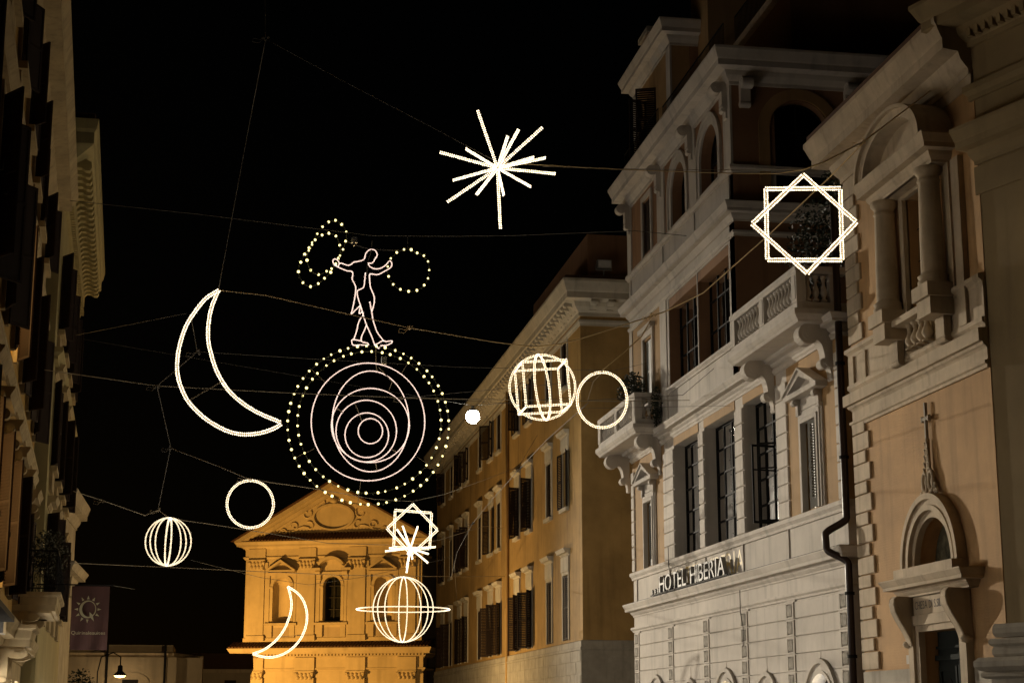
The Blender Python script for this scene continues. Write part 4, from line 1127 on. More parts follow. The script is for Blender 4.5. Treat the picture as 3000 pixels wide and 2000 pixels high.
# gable
gx0, gx1, gz, ga = KX(8.3), KX(-9.5), 16.7, 21.7
gc = (gx0 + gx1) / 2
MB().ext_xz([(gx0 + .9, gz), (gx1 - .9, gz), (gc, ga - .5)], -1.2, .05).build('gable_wall', 'far', Z)
for o, t, y in ((0, .3, 1.0), (.3, .25, .75), (.55, .3, .4)):
    k = (ga - gz) / ((gx1 - gx0) / 2)
    oz = o * 1.12; ox = o * 1.12 / k
    MB().band_xz([(gx0 + ox, gz + .02), (gc, ga - oz), (gx1 - ox, gz + .02)], [(gx0 + ox + t * 1.12 / k, gz + .02), (gc, ga - oz - t * 1.12), (gx1 - ox - t * 1.12 / k, gz + .02)], -.2, y).build('raking_cornice', 'far', Z)
MB().band_xz([(gx0 - .3, gz + .02), (gc, ga + .2), (gx1 + .3, gz + .02)], [(gx0, gz + .02), (gc, ga), (gx1, gz + .02)], -28, 1.1).build('gable_roof', 'tile', Z)
# oval cartouche and scrolls in the gable
ov = MB()
ov.band_xz(arc(gc, 18.75, 1.95, 0, 2 * pi, 36, 1.2), arc(gc, 18.75, 1.75, 0, 2 * pi, 36, 1.03), 0, .25)
ov.build('oval_frame', 'far', Z)
sc = MB()
for sx in (-1, 1):
    for cx_, cz_, r_, a0, a1 in ((2.5, 19.1, .5, 2.5, 8.2), (2.2, 18.0, .45, 1.0, 6.0), (3.6, 18.0, .42, 0, 5.6), (4.6, 17.55, .3, .4, 6.2), (1.1, 20.0, .45, 0.2, 4.4)):
        sc.tube([(gc + sx * (cx_ + r_ * (1 - .05 * i) * cos(a0 + (a1 - a0) * i / 14)), .1, cz_ + r_ * (1 - .05 * i) * sin(a0 + (a1 - a0) * i / 14)) for i in range(15)], .075, 6)
    sc.tube([(gc + sx * (2.4 + .4 * i), .1, 17.95 - .07 * i + .12 * sin(i * 1.3)) for i in range(9)], .07, 6)
sc.lathe([(0, 0), (.3, .1), (.36, .3), (.2, .55), (0, .6)], 10, (gc, .15, 19.95))
sc.build('gable_scrolls', 'far', Z, smooth=True)
# window hoods, surrounds and panels
for s, segm in ((-5.25, False), (CEN, True), (4.05, False)):
    c_ = KX(s); w_ = .82
    MB().band_xz([(c_ - w_ - .55, 9.6), (c_ - w_ - .55, 14.0), (c_ + w_ + .55, 14.0), (c_ + w_ + .55, 9.6)], [(c_ - w_ - .3, 9.6), (c_ - w_ - .3, 13.72), (c_ + w_ + .3, 13.72), (c_ + w_ + .3, 9.6)], -.02, .16).build('window_surround', 'far', Z)
    def plq(rr): return [(c_ - rr, 9.8)] + arc(c_, 12.76, rr, pi, 0, 18) + [(c_ + rr, 9.8)]
    MB().band_xz(plq(w_ + .26), plq(w_), -.02, .13).box(c_ - w_ - .3, c_ - w_, -.01, .2, 12.6, 12.76).box(c_ + w_, c_ + w_ + .3, -.01, .2, 12.6, 12.76).build('arch_surround', 'far', Z)
    if segm:
        MB().band_xz(arc(c_, 13.7, 1.5, 2.5, .64, 18, 1.6), arc(c_, 13.7, 1.3, 2.5, .64, 18, 1.35), 0, .75).build('curved_hood', 'far', Z)
        MB().box(c_ - 1.85, c_ - .95, 0, .7, 14.1, 14.3).box(c_ + .95, c_ + 1.85, 0, .7, 14.1, 14.3).build('hood_wing', 'far', Z)
        for sx in (-1, 1): put(console_mb(.4, .5, .9).mesh('console', 'far'), 'console', Z, (c_ + sx * 1.25, .02, 14.1))
    else:
        pediment(MB(), c_, 2.7, 14.05, 1.0, .65, t=.14).build('pediment', 'far', Z)
    MB().box(c_ - 1.5, c_ + 1.5, -.02, .35, 9.42, 9.62).box(c_ - 1.3, c_ - .8, -.02, .2, 8.4, 9.42).box(c_ + .8, c_ + 1.3, -.02, .2, 8.4, 9.42).build('window_sill', 'far', Z)
    box('dark_panel', 'far_dark', Z, c_ - .72, c_ + .72, -.005, .012, 8.42, 9.22)
fb('upper_plinth', 'far', -8.75, 7.55, -.02, .1, 8.0, 8.35)
# ------------------------------------------------------------------ houses beside the far church
E_ = thing('low_house', 'low dim plaster house with a pale moulded eaves line, left of the far church', 'building', (0, 125, 0))
def hb(par, name, mat, x0, x1, y0, y1, z0, z1): return box(name, mat, par, x0, x1, y0, y1, z0, z1)
hb(E_, 'house_wall', 'far_dark', -20, -3.3, 0, 10, 0, 5.75)
MB().ext_xz([(-3.3, 0), (-1.5, 0), (-1.5, 5.75), (-3.3, 5.75)], .6, 9).build('side_wall', 'far_dark', E_)
MB().sweep([(.0, 5.6), (.2, 5.7), (.28, 5.9), (.28, 6.05), (0, 6.05)][::1], [(-1.5, 9), (-3.3, .0), (-20, 0)][::-1] if False else [(-20, 0), (-3.3, 0), (-1.5, 6)], True).build('eaves', 'trav', E_)
hb(E_, 'parapet', 'far_dark', -20, -3.6, .8, 9, 6.05, 6.62)
for q in (-8.1, -4.1): hb(E_, 'drainpipe', 'iron', q - .08, q + .08, -.12, 0, 0, 6.6)
hb(E_, 'dark_window', 'void', -7.0, -5.9, -.02, .02, 1.6, 4.2)
MB().band_xz(arc(-6.45, 4.0, 1.3, pi, 0, 14, .7), arc(-6.45, 4.0, 1.05, pi, 0, 14, .5), -.12, 0).build('window_arch', 'far_dark', E_)
G_ = thing('small_house', 'small cream house with dark roof and one shuttered window beside the far church', 'building', (0, 131, 0))
hb(G_, 'house_wall', 'far_dark', -2.2, 2.0, 0, 8, 0, 4.85)
hb(G_, 'eaves', 'trav', -2.4, 2.1, -.3, 8, 4.85, 5.1)
MB().ext_yz([(-.4, 5.1), (8, 5.1), (4, 6.4)], -2.5, 2.2).build('roof', 'tile', G_)
hb(G_, 'dark_window', 'shutter', .1, .95, -.04, 0, 2.8, 4.3)
LN = thing('bell_lamp', 'small bell-shaped street lantern hanging before the low house', 'street lamp', (-7.0, 122, 4.35))
MB().lathe([(.1, .75), (.16, .7), (.18, .35), (.26, .28), (.46, .08), (.46, .05)], 16).build('lamp_shade', 'iron', LN, smooth=True)
MB().lathe([(.40, .05), (.3, -.06), (0, -.1)], 14).build('lamp_glass', 'sodium_glass', LN, smooth=True)
MB().tube([(0, 0, .75), (0, 0, 1.3), (-.5, 0, 1.6), (-1.3, 0, 1.3), (-1.5, 0, .3), (-1.5, 0, -4.35)], .05, 6).build('lamp_arm', 'iron', LN)

bl = bpy.data.lights.new('bell_lamp_glow', 'POINT'); bl.energy, bl.color, bl.shadow_soft_size = 160, (1.0, 0.72, 0.38), 0.1
blo = bpy.data.objects.new('bell_lamp_glow', bl); COL.objects.link(blo); blo.parent = LN; blo.location = (0, 0, -.25)
# ------------------------------------------------------------------ suspended street lamp and the other lamps
def cable(pts, r, label, mat='cable', knots=(), sub=8, sag=0.0, name='cable', group=None):
    P = [Vector(p) for p in pts]
    out = []
    for i in range(len(P) - 1):
        a, b = P[i], P[i + 1]
        for k in range(sub):
            t = k / sub
            q = a.lerp(b, t); q.z -= sag * 4 * t * (1 - t) * (b - a).length
            out.append(q)
    out.append(P[-1])
    base = out[0].copy()
    o = MB().tube([q - base for q in out], r * .78, 5).build(name, mat, None, base, smooth=True)
    tag(o, label, 'cable', group)
    for kn in knots:
        kb = MB()
        kp = P[kn] - base
        for j in range(5):
            kb.octa(kp + Vector((random.uniform(-.05, .05), random.uniform(-.05, .05), random.uniform(-.05, .04))), .03)
        kb.tube([kp + Vector((.0, 0, 0)), kp + Vector((-.10, 0, -.05)), kp + Vector((-.22, .02, -.02)), kp + Vector((-.24, 0, -.10)), kp + Vector((-.12, 0, -.12)), kp], .008, 4)
        kb.build('cable_knot', mat, o)
    return o

LP = at(1385, 1220, 66)
SL = thing('street_lamp', 'glaring white street lamp hung on a cable in front of the ochre palace', 'street lamp', LP)
MB().lathe([(.27 * cos(-pi / 2 + pi * .78 * k / 14), .27 * sin(-pi / 2 + pi * .78 * k / 14)) for k in range(15)], 24).build('lamp_bowl', 'lamp_bowl', SL, smooth=True)
MB().lathe([(.16, .205), (.21, .21), (.2, .24), (.1, .32), (.06, .34), (.06, .44), (0, .44)], 20).build('lamp_housing', 'white_lamp', SL, smooth=True)
cable([(14.0, 68.0, LP.z + 1.3), (LP.x, LP.y, LP.z + .44), (-5.9, 64, LP.z + 2.2)], .012, 'span wire carrying the glaring street lamp', 'cable_dark', sub=10)
MS = thing('floodlight_mast', 'tall steel mast with a floodlight head in the square beyond', 'mast', (MAST.x, MAST.y, 0))
MB().lathe([(.22, 0), (.12, MAST.z + .3), (0, MAST.z + .3)], 12).build('mast_pole', 'metal', MS, smooth=True)
MB().box(-.5, .5, -.25, .15, MAST.z - .1, MAST.z + .3).build('floodlight_head', 'metal', MS)
for q, lb in ((FL1, 'ground floodlight on the pavement left of the far church'), (FL2, 'ground floodlight on the pavement facing the far church door')):
    f = thing('ground_floodlight', lb, 'floodlight', (q.x, q.y, 0))
    MB().box(-.35, .35, -.2, .2, .45, .95).build('lamp_housing', 'metal', f)
    MB().tube([(0, 0, 0), (0, 0, .5)], .05, 6).build('lamp_foot', 'metal', f)
sl = thing('sodium_lantern', 'low orange sodium lantern on a post before the ochre palace', 'street lamp', (SOD.x, SOD.y, 0))
MB().lathe([(.09, 0), (.05, .4), (.045, 2.35)], 10).build('lamp_post', 'iron', sl)
MB().lathe([(.05, 2.3), (.17, 2.5), (.2, 2.9), (.05, 3.05), (0, 3.1)], 8).build('lamp_cage', 'iron', sl)

# ------------------------------------------------------------------ light sculptures
def resample(P, step, closed=False):
    P = [Vector(p) for p in P]
    if closed: P = P + [P[0]]
    out = []; carry = 0.0
    for a, b in zip(P[:-1], P[1:]):
        L = (b - a).length
        if L < 1e-6: continue
        t = carry
        while t < L:
            out.append((a + (b - a) * (t / L), (b - a).normalized())); t += step
        carry = t - L
    return out

def smooth_pts(P, closed=False, n=5):
    P = [Vector(p) for p in P]; N = len(P); out = []
    for i in range(N if closed else N - 1):
        p0 = P[(i - 1) % N] if (i > 0 or closed) else P[i]
        p1, p2 = P[i], P[(i + 1) % N]
        p3 = P[(i + 2) % N] if (i + 2 < N or closed) else p2
        for k in range(n):
            t = k / n
            out.append(0.5 * ((2 * p1) + (p2 - p0) * t + (2 * p0 - 5 * p1 + 4 * p2 - p3) * t * t + (3 * p1 - p0 - 3 * p2 + p3) * t ** 3))
    if not closed: out.append(P[-1])
    return out

def rope(parent, pts, name, w, step, r, closed=False, led='led', core='led_core', nrm=Vector((0, 1, 0)), rows=2):
    """lit rope on a frame: core tube is the part, its LED beads the sub-part"""
    mb = MB().tube(pts, max(.012, w * .5 if rows == 2 else r * .7), 6, closed)
    o = mb.build(name, core, parent, smooth=True)
    bd = MB()
    for p, t in resample(pts, step * .84, closed):
        if rows == 2:
            n = t.cross(nrm)
            if n.length < .05: n = t.cross(Vector((1, 0, 0)))
            n.normalize()
            for sg in (-1, 1): bd.octa(p + n * (sg * w) + Vector((random.uniform(-1, 1), random.uniform(-1, 1), random.uniform(-1, 1))) * (r * .16), r * random.uniform(.85, 1.08))
        else:
            bd.octa(p, r)
    bd.build('led_beads', led, o, kind='stuff')
    return o

def planar(pix, o, sc, Y, root):
    return [at(o[0] + x / sc, o[1] + y / sc, Y) - root for x, y in pix]

def sculpture(name, label, cat, px, py, Y, group=None):
    p = at(px, py, Y)
    return thing(name, label, cat, p, group=group), p

def box_corners(P): return P

# eight-pointed stars
def star(Y, o, sc, sq, di, label, w, step, r, top):
    t, root = sculpture('eight_pointed_star_light', label, 'light decoration', top[0], top[1], Y, 'eight-pointed star lights')
    for q in (sq, di):
        P = planar(q, o, sc, Y, root)
        if q is di: P = [p + Vector((0, -.03, 0)) for p in P]
        rope(t, P, 'square_rope_light', w, step, r, True)
    MB().tube([(0, 0, .02), (0.02, 0, -.12), (.0, 0, -.04)], .012, 5).build('hanging_hook', 'cable', t)
    return t
star(30, (2180, 480), 4.48, [(285, 330), (1262, 322), (1288, 1262), (305, 1262)], [(772, 150), (1468, 772), (820, 1445), (98, 795)],
     'large near eight-pointed star of two lit squares beside the ochre church', .029, .048, .018, (2352, 505))
star(64, (1020, 1450), 3.485, [(480, 152), (852, 180), (832, 545), (465, 530)], [(660, 92), (912, 355), (645, 605), (395, 340)],
     'small eight-pointed star of two lit squares before the floodlit church', .032, .06, .02, (1209, 1473))

# starbursts of straight rods
def burst(c, Y, sc, ends, L, label, rr):
    t, root = sculpture('starburst_light', label, 'light decoration', c[0], c[1], Y, 'starburst lights')
    m = Y / (FPX / cos(PITCH)) / sc * 1.02
    for i, (dx, dy) in enumerate(ends):
        r2 = sqrt(dx * dx + dy * dy) * m
        dep = sqrt(max(0, L * L - r2 * r2)) * (1 if i % 2 else -1)
        e = Vector((dx * m, dep, -dy * m))
        rope(t, [Vector((0, 0, 0)) + e * .02, e], 'rod_light', rr * .9, .045, rr, False)
    MB().lathe([(0, -.05), (.05, 0), (0, .05)], 8).build('hub', 'led_core', t)
    return t
burst((1457.5, 492.5), 30, 3.92, [(-285, -625), (195, -565), (520, -480), (-685, -215), (-465, -25), (-580, 390), (-320, 490), (70, 700), (655, 135), (505, 45), (490, 25), (190, 120), (145, -265), (-468, 0), (330, 60)], 1.12,
      'big lit starburst of radiating rods high over the street', .0165)
burst((1202, 1605), 66, 3.485, [(-95, -220), (85, -240), (-155, -185), (-205, -15), (260, -12), (-257, 30), (-52, 90), (200, 140), (170, 75), (50, 92), (-40, 260), (-15, 190)], 1.0,
      'small lit starburst of rods overlapping the small star', .022)

# crescent moons
def moon(Y, o, sc, outer, inner, label, w, step, r, top):
    t, root = sculpture('crescent_moon_light', label, 'light decoration', top[0], top[1], Y, 'crescent moon lights')
    for q, nm in ((outer, 'outer_rope_light'), (inner, 'inner_rope_light')):
        rope(t, smooth_pts(planar(q, o, sc, Y, root)), nm, w, step, r)
    a, b = planar([outer[len(outer) // 2]], o, sc, Y, root)[0], planar([inner[len(inner) // 2 + 1]], o, sc, Y, root)[0]
    MB().tube([a, b], .01, 5).build('stay_bar', 'cable', t)
    return t
moon(36, (450, 600), 1.742, [(330, 437), (270, 475), (215, 540), (170, 610), (140, 690), (122, 780), (122, 860), (140, 930), (175, 1000), (240, 1070), (310, 1120), (390, 1158), (470, 1171), (550, 1162), (610, 1142), (652, 1118)],
     [(332, 437), (300, 510), (282, 590), (278, 670), (288, 740), (315, 830), (350, 900), (400, 965), (470, 1022), (550, 1068), (652, 1110)],
     'large lit crescent moon against the black sky', .026, .048, .0175, (640, 850))
moon(74, (650, 1350), 2.413, [(468, 888), (520, 920), (560, 960), (590, 1020), (602, 1090), (595, 1160), (570, 1230), (530, 1290), (480, 1335), (420, 1368), (350, 1385), (280, 1380), (220, 1362)],
     [(468, 888), (485, 950), (492, 1000), (488, 1060), (470, 1120), (445, 1180), (405, 1240), (350, 1295), (290, 1335), (220, 1360)],
     'small lit crescent moon before the floodlit church', .03, .06, .022, (844, 1718))

# plain rings
def ring(Y, c, rx, ry, label, w, step, r):
    t, root = sculpture('ring_light', label, 'light decoration', c[0], c[1] - ry, Y, 'plain ring lights')
    P = [at(c[0] + rx * cos(a * pi / 36), c[1] + ry * sin(a * pi / 36), Y) - root for a in range(72)]
    rope(t, P, 'hoop_rope_light', w, step, r, True)
    MB().tube([(-.02, 0, .0), (0, 0, .06), (.02, 0, 0)], .014, 5).tube([(0, 0, .05), (-.1, 0, .02), (-.28, 0, .05), (-.3, 0, -.02), (-.12, 0, -.03), (0, 0, .02)], .009, 5).build('tie_wire', 'cable', t)
    return t
ring(36, (1764, 1171), 73, 81, 'lit ring hanging beside the caged cube sphere', .019, .044, .0135)
ring(40, (733, 1476), 68, 69, 'lit ring hanging above the left slope of the far gable', .019, .044, .0135)

# hoop globes
def hoop(c, R, phi, n=48, tilt=None):
    P = [Vector((R * cos(phi) * sin(a * 2 * pi / n), R * sin(phi) * sin(a * 2 * pi / n), R * cos(a * 2 * pi / n))) for a in range(n)]
    if tilt is not None: P = [tilt @ p for p in P]
    return P
def globe(Y, c, Rpx, phis, label, name, r, zs=1.0, tilt=0.0):
    t, root = sculpture(name, label, 'light decoration', c[0], c[1], Y)
    R = Rpx * Y / (FPX / cos(PITCH)) * 1.03
    az = atan2(root.x, root.y)
    tm = Matrix.Rotation(radians(tilt), 3, 'Y')
    for ph in phis:
        P = [tm @ Vector((p.x, p.y, p.z * zs)) for p in hoop(None, R, -az + radians(ph))]
        rope(t, P, 'hoop_light', .02, .045, r, True, rows=1)
    return t, R, root
globe(50, (493, 1586), 64, (2, 38, 56, 83, 97), 'small globe of lit hoops hanging low over the street', 'globe_light', .022, 1.06, 2)
t, R, root = globe(75, (1181, 1784), 87, (2, 33, 53, 82), 'ringed planet globe of lit hoops before the floodlit church', 'planet_light', .027, 1.07, 1)
rope(t, [Vector((R * 1.55 * cos(a * pi / 40), R * 1.55 * sin(a * pi / 40), .0)) for a in range(80)], 'planet_ring_light', .02, .05, .028, True, rows=1)
# caged cube inside a sphere
t, root = sculpture('cube_sphere_light', 'lit wire cube caged inside two crossing hoops', 'light decoration', 1589, 1134, 36)
R = 98 * 36 / (FPX / cos(PITCH)) * 1.04
tm = Matrix.Rotation(radians(-5), 3, 'Y')
az = atan2(root.x, root.y)
for ph in (0, 77): rope(t, [tm @ p for p in hoop(None, R, -az + radians(ph))], 'hoop_light', .015, .042, .012, True)
hs = R * .68
cn = {(i, j, k): tm @ Vector((i * hs, j * hs, k * hs)) for i in (-1, 1) for j in (-1, 1) for k in (-1, 1)}
for a in cn:
    for ax in range(3):
        if a[ax] == -1:
            b = list(a); b[ax] = 1
            rope(t, [cn[a], cn[tuple(b)]], 'cube_edge_light', .015, .042, .012)

# acrobat on the garland wheel
ICO = MB().lathe([(0, -.033), (.016, -.029), (.028, -.018), (.032, 0), (.028, .018), (.016, .029), (0, .033)], 8).mesh('bulb', 'bulb', True)
def garland(parent, pts, closed=True, each=None):
    b = each if each is not None else pts
    for p in b: put(ICO, 'bulb', parent, p, scale=random.choice([.8, .9, 1, 1, 1.1, 1.2]) * Vector((1, 1, 1)))
    sp = smooth_pts(pts, closed, 4)
    w = MB().tube(sp, .011, 5, closed)
    for p, _ in resample(sp, .16, closed): w.octa(p + Vector((random.uniform(-.03, .03), random.uniform(-.03, .03), random.uniform(-.04, .02))), random.uniform(.014, .026))
    w.build('garland_wire', 'green_wire', parent)
YA = 45
t, root = sculpture('acrobat_light', 'outlined acrobat of rose-white rope light striding with arms spread', 'light decoration', 1089, 712, YA)
ST = [
 [(545, 325), (560, 360), (600, 390), (660, 405), (725, 392), (785, 352), (825, 305), (848, 298), (868, 335), (858, 375), (820, 408), (760, 440), (705, 472), (650, 482), (570, 475), (568, 560), (578, 650), (605, 715), (628, 780), (630, 850), (612, 930), (598, 970)],
 [(570, 855), (585, 930), (598, 1000), (612, 1090), (640, 1180), (670, 1260), (715, 1320), (755, 1375)],
 [(545, 325), (590, 328), (615, 312), (640, 270), (668, 225), (660, 180), (632, 148), (580, 140), (535, 170), (510, 210), (498, 265), (460, 292), (400, 305), (355, 312), (315, 345), (270, 356), (215, 338), (165, 328), (142, 372)],
 [(142, 372), (90, 350), (70, 295), (95, 270), (130, 285), (160, 330)],
 [(105, 358), (150, 385), (210, 410), (260, 430), (325, 438), (340, 475), (330, 540), (360, 600), (380, 660), (370, 770), (350, 880), (330, 970), (318, 1018), (380, 955), (440, 908), (425, 1005), (470, 985), (478, 1030), (440, 1080), (410, 1150), (395, 1230), (370, 1310), (350, 1355)],
 [(510, 465), (500, 560), (490, 640), (460, 670), (410, 695), (398, 740), (420, 830), (445, 900), (465, 970), (490, 1060), (525, 1160), (565, 1250), (600, 1330), (635, 1430)],
 [(522, 1170), (490, 1250), (460, 1310), (455, 1380), (510, 1400), (545, 1410), (540, 1438), (450, 1430), (350, 1435), (328, 1400), (340, 1358), (455, 1378)],
 [(635, 1430), (680, 1410), (745, 1372), (790, 1385), (865, 1375), (862, 1405), (790, 1438), (720, 1440), (690, 1475), (640, 1435)],
]
for q in ST:
    rope(t, smooth_pts(planar(q, (960, 700), 4.614, YA, root), n=3), 'outline_rope_light', .012, .034, .019, led='led_pink', core='led_pink_core', rows=1)
MB().tube(planar([(600, 20), (595, 130), (540, 320), (530, 460)], (960, 700), 4.614, YA, root), .014, 5).tube(planar([(270, 40), (400, 90), (560, 135), (740, 148), (1010, 155)], (960, 700), 4.614, YA, root), .012, 5).build('hanging_wire', 'cable_dark', t)
MB().box(-1.02, -.86, -.05, .05, .0, .16).box(-.97, -.91, -.03, .03, -.08, 0).build('junction_box', 'metal', t, loc=Vector((.46, 0, -.02)))
# juggling hoops of bulbs
def tilted(pix, sc, o, root, bulbs, cxy, ang, ratio):
    c = Vector(cxy); u = Vector((cos(ang), sin(ang))); v = Vector((-sin(ang), cos(ang)))
    out = []
    for x, y in pix:
        p = at(o[0] + x / sc, o[1] + y / sc, YA) - root
        d = (Vector((x, y)) - c).dot(v) / sc * YA / (FPX / cos(PITCH))
        out.append(p + Vector((0, d * ratio, 0)))
    return out
O7, S7 = (860, 640), 5.6
L1 = [(675, 80), (785, 110), (870, 190), (868, 320), (828, 442), (755, 580), (708, 680), (630, 800), (525, 905), (420, 1000), (288, 1068), (155, 1040), (75, 905), (110, 770), (172, 650), (245, 548), (295, 465), (375, 328), (460, 215), (560, 128)]
L2 = [(570, 285), (692, 295), (765, 405), (778, 545), (710, 672), (640, 755), (555, 808), (418, 882), (280, 850), (213, 727), (238, 590), (290, 500), (340, 425), (455, 335)]
R1 = [(1812, 508), (1930, 512), (2028, 565), (2138, 610), (2207, 705), (2225, 847), (2205, 982), (2143, 1093), (2023, 1178), (1888, 1195), (1752, 1162), (1635, 1080), (1560, 950), (1545, 790), (1595, 655), (1693, 558)]
h1, rt1 = sculpture('garland_hoop_light', 'tilted double hoop of light bulbs in the acrobat\'s raised hand', 'light decoration', 980, 652, YA, 'bulb hoops swung by the acrobat')
for q, c_ in ((L1, (470, 575)), (L2, (495, 585))): garland(h1, tilted(q, S7, O7, rt1, None, c_, radians(-52), 1.3))
h2, rt2 = sculpture('garland_hoop_light', 'round single hoop of light bulbs in the acrobat\'s lowered hand', 'light decoration', 1194, 730, YA, 'bulb hoops swung by the acrobat')
garland(h2, planar(R1, O7, S7, YA, rt2))
# wheel of bulbs with loose rings of rope light inside
wl, rw = sculpture('garland_wheel_light', 'great double wheel of light bulbs with loose glowing rings inside, under the acrobat', 'light decoration', 1083, 1013, YA)
def ell(c, rx, ry, n, Y, ph=0.0, jit=0.0):
    out = []
    for k in range(n):
        a = ph + 2 * pi * (k + random.uniform(-jit, jit)) / n
        out.append(at(830 + (c[0] + rx * cos(a)) / 3.136, 1000 + (c[1] + ry * sin(a)) / 3.136, Y) - rw)
    return out
garland(wl, ell((780, 768), 741, 728, 54, YA - .25, .05, .12))
garland(wl, ell((790, 742), 660, 650, 46, YA + .25, .1, .15))
for c_, rx, ry, yo in (((778, 738), 522, 540, 0), ((802, 733), 352, 462, .05), ((800, 770), 358, 340, -.05), ((762, 822), 278, 283, .1), ((767, 860), 200, 205, .05), ((800, 822), 112, 115, 0)):
    rope(wl, ell(c_, rx, ry, 60, YA + yo), 'ring_rope_light', .012, .034, .018, True, led='led_pink', core='led_pink_core', rows=1)
for a in (.6, 1.7, 2.7, 3.9, 5.3):
    e1, e2 = [at(830 + (780 + k * cos(a)) / 3.136, 1000 + (750 + k * sin(a)) / 3.136, YA) - rw for k in (545, 740)]
    MB().tube([e1, e2], .006, 4).build('stay_wire', 'cable', wl)
for q in (((850, 60), (850, 205), (860, 270)), ((660, 570), (695, 660), (720, 725)), ((480, 605), (545, 650)), ((990, 985), (1050, 1020)), ((850, 1115), (860, 1185)), ((880, 240), (1000, 370), (970, 445))):
    MB().tube([at(830 + x / 3.136, 1000 + y / 3.136, YA) - rw for x, y in q], .012, 4).build('stay_wire', 'cable', wl)
MB().box(-.07, .07, -.05, .05, -.1, .1).build('junction_box', 'metal', wl, loc=at(1125, 1055, YA) - rw)

# ------------------------------------------------------------------ cables
def A_(x, y, Yv): return at(x, y, Yv)
def run(pix, Y0, Y1=None):
    Y1 = Y0 if Y1 is None else Y1; n = len(pix) - 1
    return [at(x, y, Y0 + (Y1 - Y0) * i / n) for i, (x, y) in enumerate(pix)]
cable(run([(776, -60), (778, 110)], 30), .010, 'wire dropping from above to the highest knot in the sky', 'cable_dark', [1])
cable(run([(778, 115), (735, 340), (640, 850)], 30, 36), .009, 'steep wire from the highest knot down to the crescent moon tip', 'cable_dark')
cable(run([(784, 118), (1000, 235), (1270, 375), (1432, 462), (1470, 478)], 30), .008, 'thin wire sloping from the highest knot to the starburst', 'cable_dark')
cable(run([(1470, 478), (1560, 482), (1700, 490), (1900, 500), (2150, 508), (2280, 508), (2352, 497)], 30), .013, 'pale cable from the starburst to the large star', 'cable_gold')
cable(run([(1590, 487), (1800, 495), (2100, 498), (2352, 496)], 30.1), .008, 'thin second cable between the starburst and the large star', 'cable')
cable([at(2352, 497, 30), at(2420, 472, 30), at(2530, 415, 30), (13.9, 31.2, 14.15)], .019, 'pale cable from the large star up to the church cornice', 'cable_gold', [2])
cable([at(2530, 418, 30), at(2430, 520, 31), at(2250, 690, 33), at(2060, 858, 35), at(1950, 912, 36), at(1912, 925, 36)], .019, 'pale twisted wire slanting from the church down across the hotel', 'cable_gold', [5])
cable([at(1912, 925, 36), at(1840, 948, 36), at(1700, 992, 36), at(1640, 1008, 36), at(1560, 1016, 36), at(1450, 1002, 36), at(1200, 960, 36), at(985, 912, 36), at(780, 865, 36), at(640, 850, 36)], .017, 'thick sagging cable carrying the caged cube and the crescent moon', 'cable_gold', [6])
cable([at(1905, 940, 36), at(1880, 985, 36), at(1830, 1030, 36), at(1763, 1085, 36)], .018, 'twisted wire down to the ring beside the caged cube', 'cable_gold')
cable([at(1764, 1090, 36), at(1738, 1118, 36.5), at(1722, 1172, 37)], .008, 'short loose wire inside the ring beside the caged cube', 'cable')
cable([at(1722, 1172, 37), at(1800, 1168, 40), at(2000, 1157, 43), (13.9, 47.5, 11.6)], .009, 'thin wire from the ring over the left balcony to the hotel', 'cable_dark')
cable([at(1725, 1178, 37), at(1600, 1290, 44), at(1525, 1370, 50), at(1440, 1465, 58), at(1385, 1532, 64), at(1340, 1615, 68), at(1322, 1690, 72)], .010, 'twisted grey wire slanting across the ochre palace front', 'cable_dark', [2, 4])
cable([at(205, 588, 45), at(560, 625, 45), at(1090, 690, 45), at(1300, 692, 45), at(1500, 690, 45), at(1860, 676, 45), (13.9, 50.2, 16.4)], .012, 'long taut wire the acrobat hangs from', 'cable_dark')
cable([at(1194, 692, YA), at(1194, 730, YA)], .010, 'short hanger above the single bulb hoop', 'cable_dark')
cable([at(222, 982, 38), at(545, 918, 36)], .008, 'wire from the left palace to the back of the crescent', 'cable_dark')
cable([at(560, 930, 36), at(578, 1030, 37), at(460, 1130, 40), at(500, 1310, 45), at(463, 1492, 50)], .010, 'crooked wire down to the small globe', 'cable_dark', [1, 2, 3])
cable([at(578, 1030, 37), at(900, 1050, 40), at(1340, 1075, 44), at(1800, 1085, 48), (13.9, 55.5, 13.4)], .008, 'faint wire passing behind the top of the bulb wheel', 'cable_dark')
cable([at(130, 1083, 38), at(460, 1130, 40), at(840, 1150, 42), at(1180, 1165, 44), at(1450, 1170, 46), at(1800, 1175, 48), at(2020, 1172, 50)], .013, 'cable passing behind the middle of the bulb wheel', 'cable', [3])
cable([at(1180, 1165, 44), at(1420, 1143, 40), at(1735, 1115, 37)], .007, 'faint wire from the wheel to the ring beside the caged cube', 'cable_dark')
cable([at(500, 1312, 45), at(640, 1365, 42), at(720, 1399, 40), at(790, 1412, 42), at(930, 1432, 50), at(1100, 1462, 60), at(1208, 1468, 64), at(1300, 1448, 66), at(1420, 1405, 70), at(1520, 1366, 74), (13.9, 76.6, 14.3)], .013, 'sagging cable carrying the upper ring and the small star', 'cable')
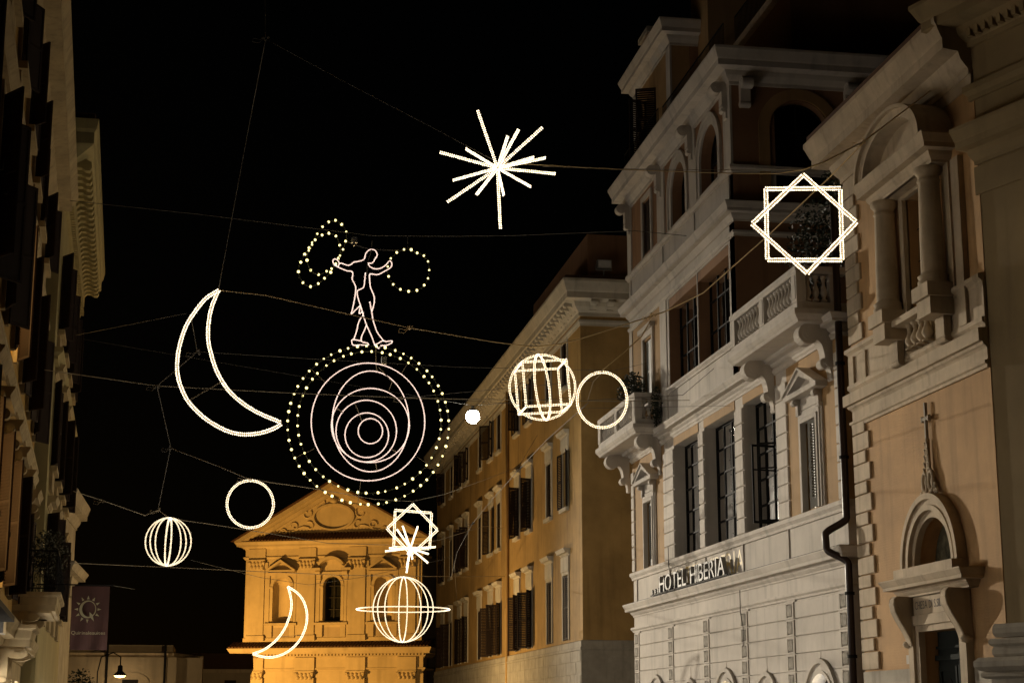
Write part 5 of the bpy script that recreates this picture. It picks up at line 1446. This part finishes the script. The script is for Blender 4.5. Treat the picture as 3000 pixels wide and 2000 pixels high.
cable([at(215, 1438, 46), at(300, 1465, 48), at(425, 1509, 50), at(463, 1492, 50), at(496, 1518, 50), at(600, 1532, 52), at(760, 1557, 57), at(960, 1590, 62), at(1200, 1597, 66), at(1290, 1580, 68), at(1420, 1540, 75), (13.9, 86, 11.0)], .014, 'sagging cable carrying the small globe and the small starburst', 'cable', [1, 3])
cable([at(205, 1648, 60), at(480, 1660, 66), at(735, 1672, 72), at(1000, 1684, 74), at(1180, 1686, 75), at(1320, 1688, 78), (13.9, 85.6, 8.55)], .016, 'cable carrying the ringed planet to the ochre palace drainpipe', 'cable', [4])
cable([at(560, 1640, 60), at(760, 1690, 72), at(905, 1712, 74), at(1060, 1690, 74), at(1290, 1640, 74), at(1330, 1625, 75)], .011, 'loose dark wire across the far church windows', 'cable_dark')
cable([at(330, 1714, 42), at(395, 1725, 50)], .006, 'short stay wire from the banner pole', 'cable_dark')
cable([at(1330, 1635, 70), at(1700, 1560, 72)][:1] + [(13.9, 104, 8.1)], .010, 'dark wire along the far end of the ochre palace', 'cable_dark', sub=10)
cable([at(2140, 1188, 44), at(1700, 1196, 46), at(1300, 1168, 48), at(1060, 1158, 50)], .007, 'faint dark wire running to the left corner of the hotel', 'cable_dark')

# ------------------------------------------------------------------ plants on the hotel terraces
foliage('terrace_shrub', 'dark shrub on the hotel terrace behind the right balustrade', 'plant', (14.7, 40.6, 13.2), (.8, .9, 1.5), 1500, .07)
foliage('terrace_tree', 'dark rounded tree on the hotel terrace seen through the large star', 'plant', (15.2, 38.6, 14.0), (1.1, 1.1, 2.0), 2000, .08)
foliage('balcony_bush', 'dense dark bush spilling over the left hotel balustrade', 'plant', (13.35, 55.6, 12.45), (.45, 1.1, .6), 1300, .06)
foliage('balcony_creeper', 'thin trailing creeper hanging down beside the left hotel balcony', 'plant', (13.75, 53.85, 11.6), (.2, .25, .75), 500, .05)
foliage('square_bush', 'dark bush before the low house', 'plant', (-9.3, 118, 3.2), (1.2, 1.2, 1.6), 900, .12)
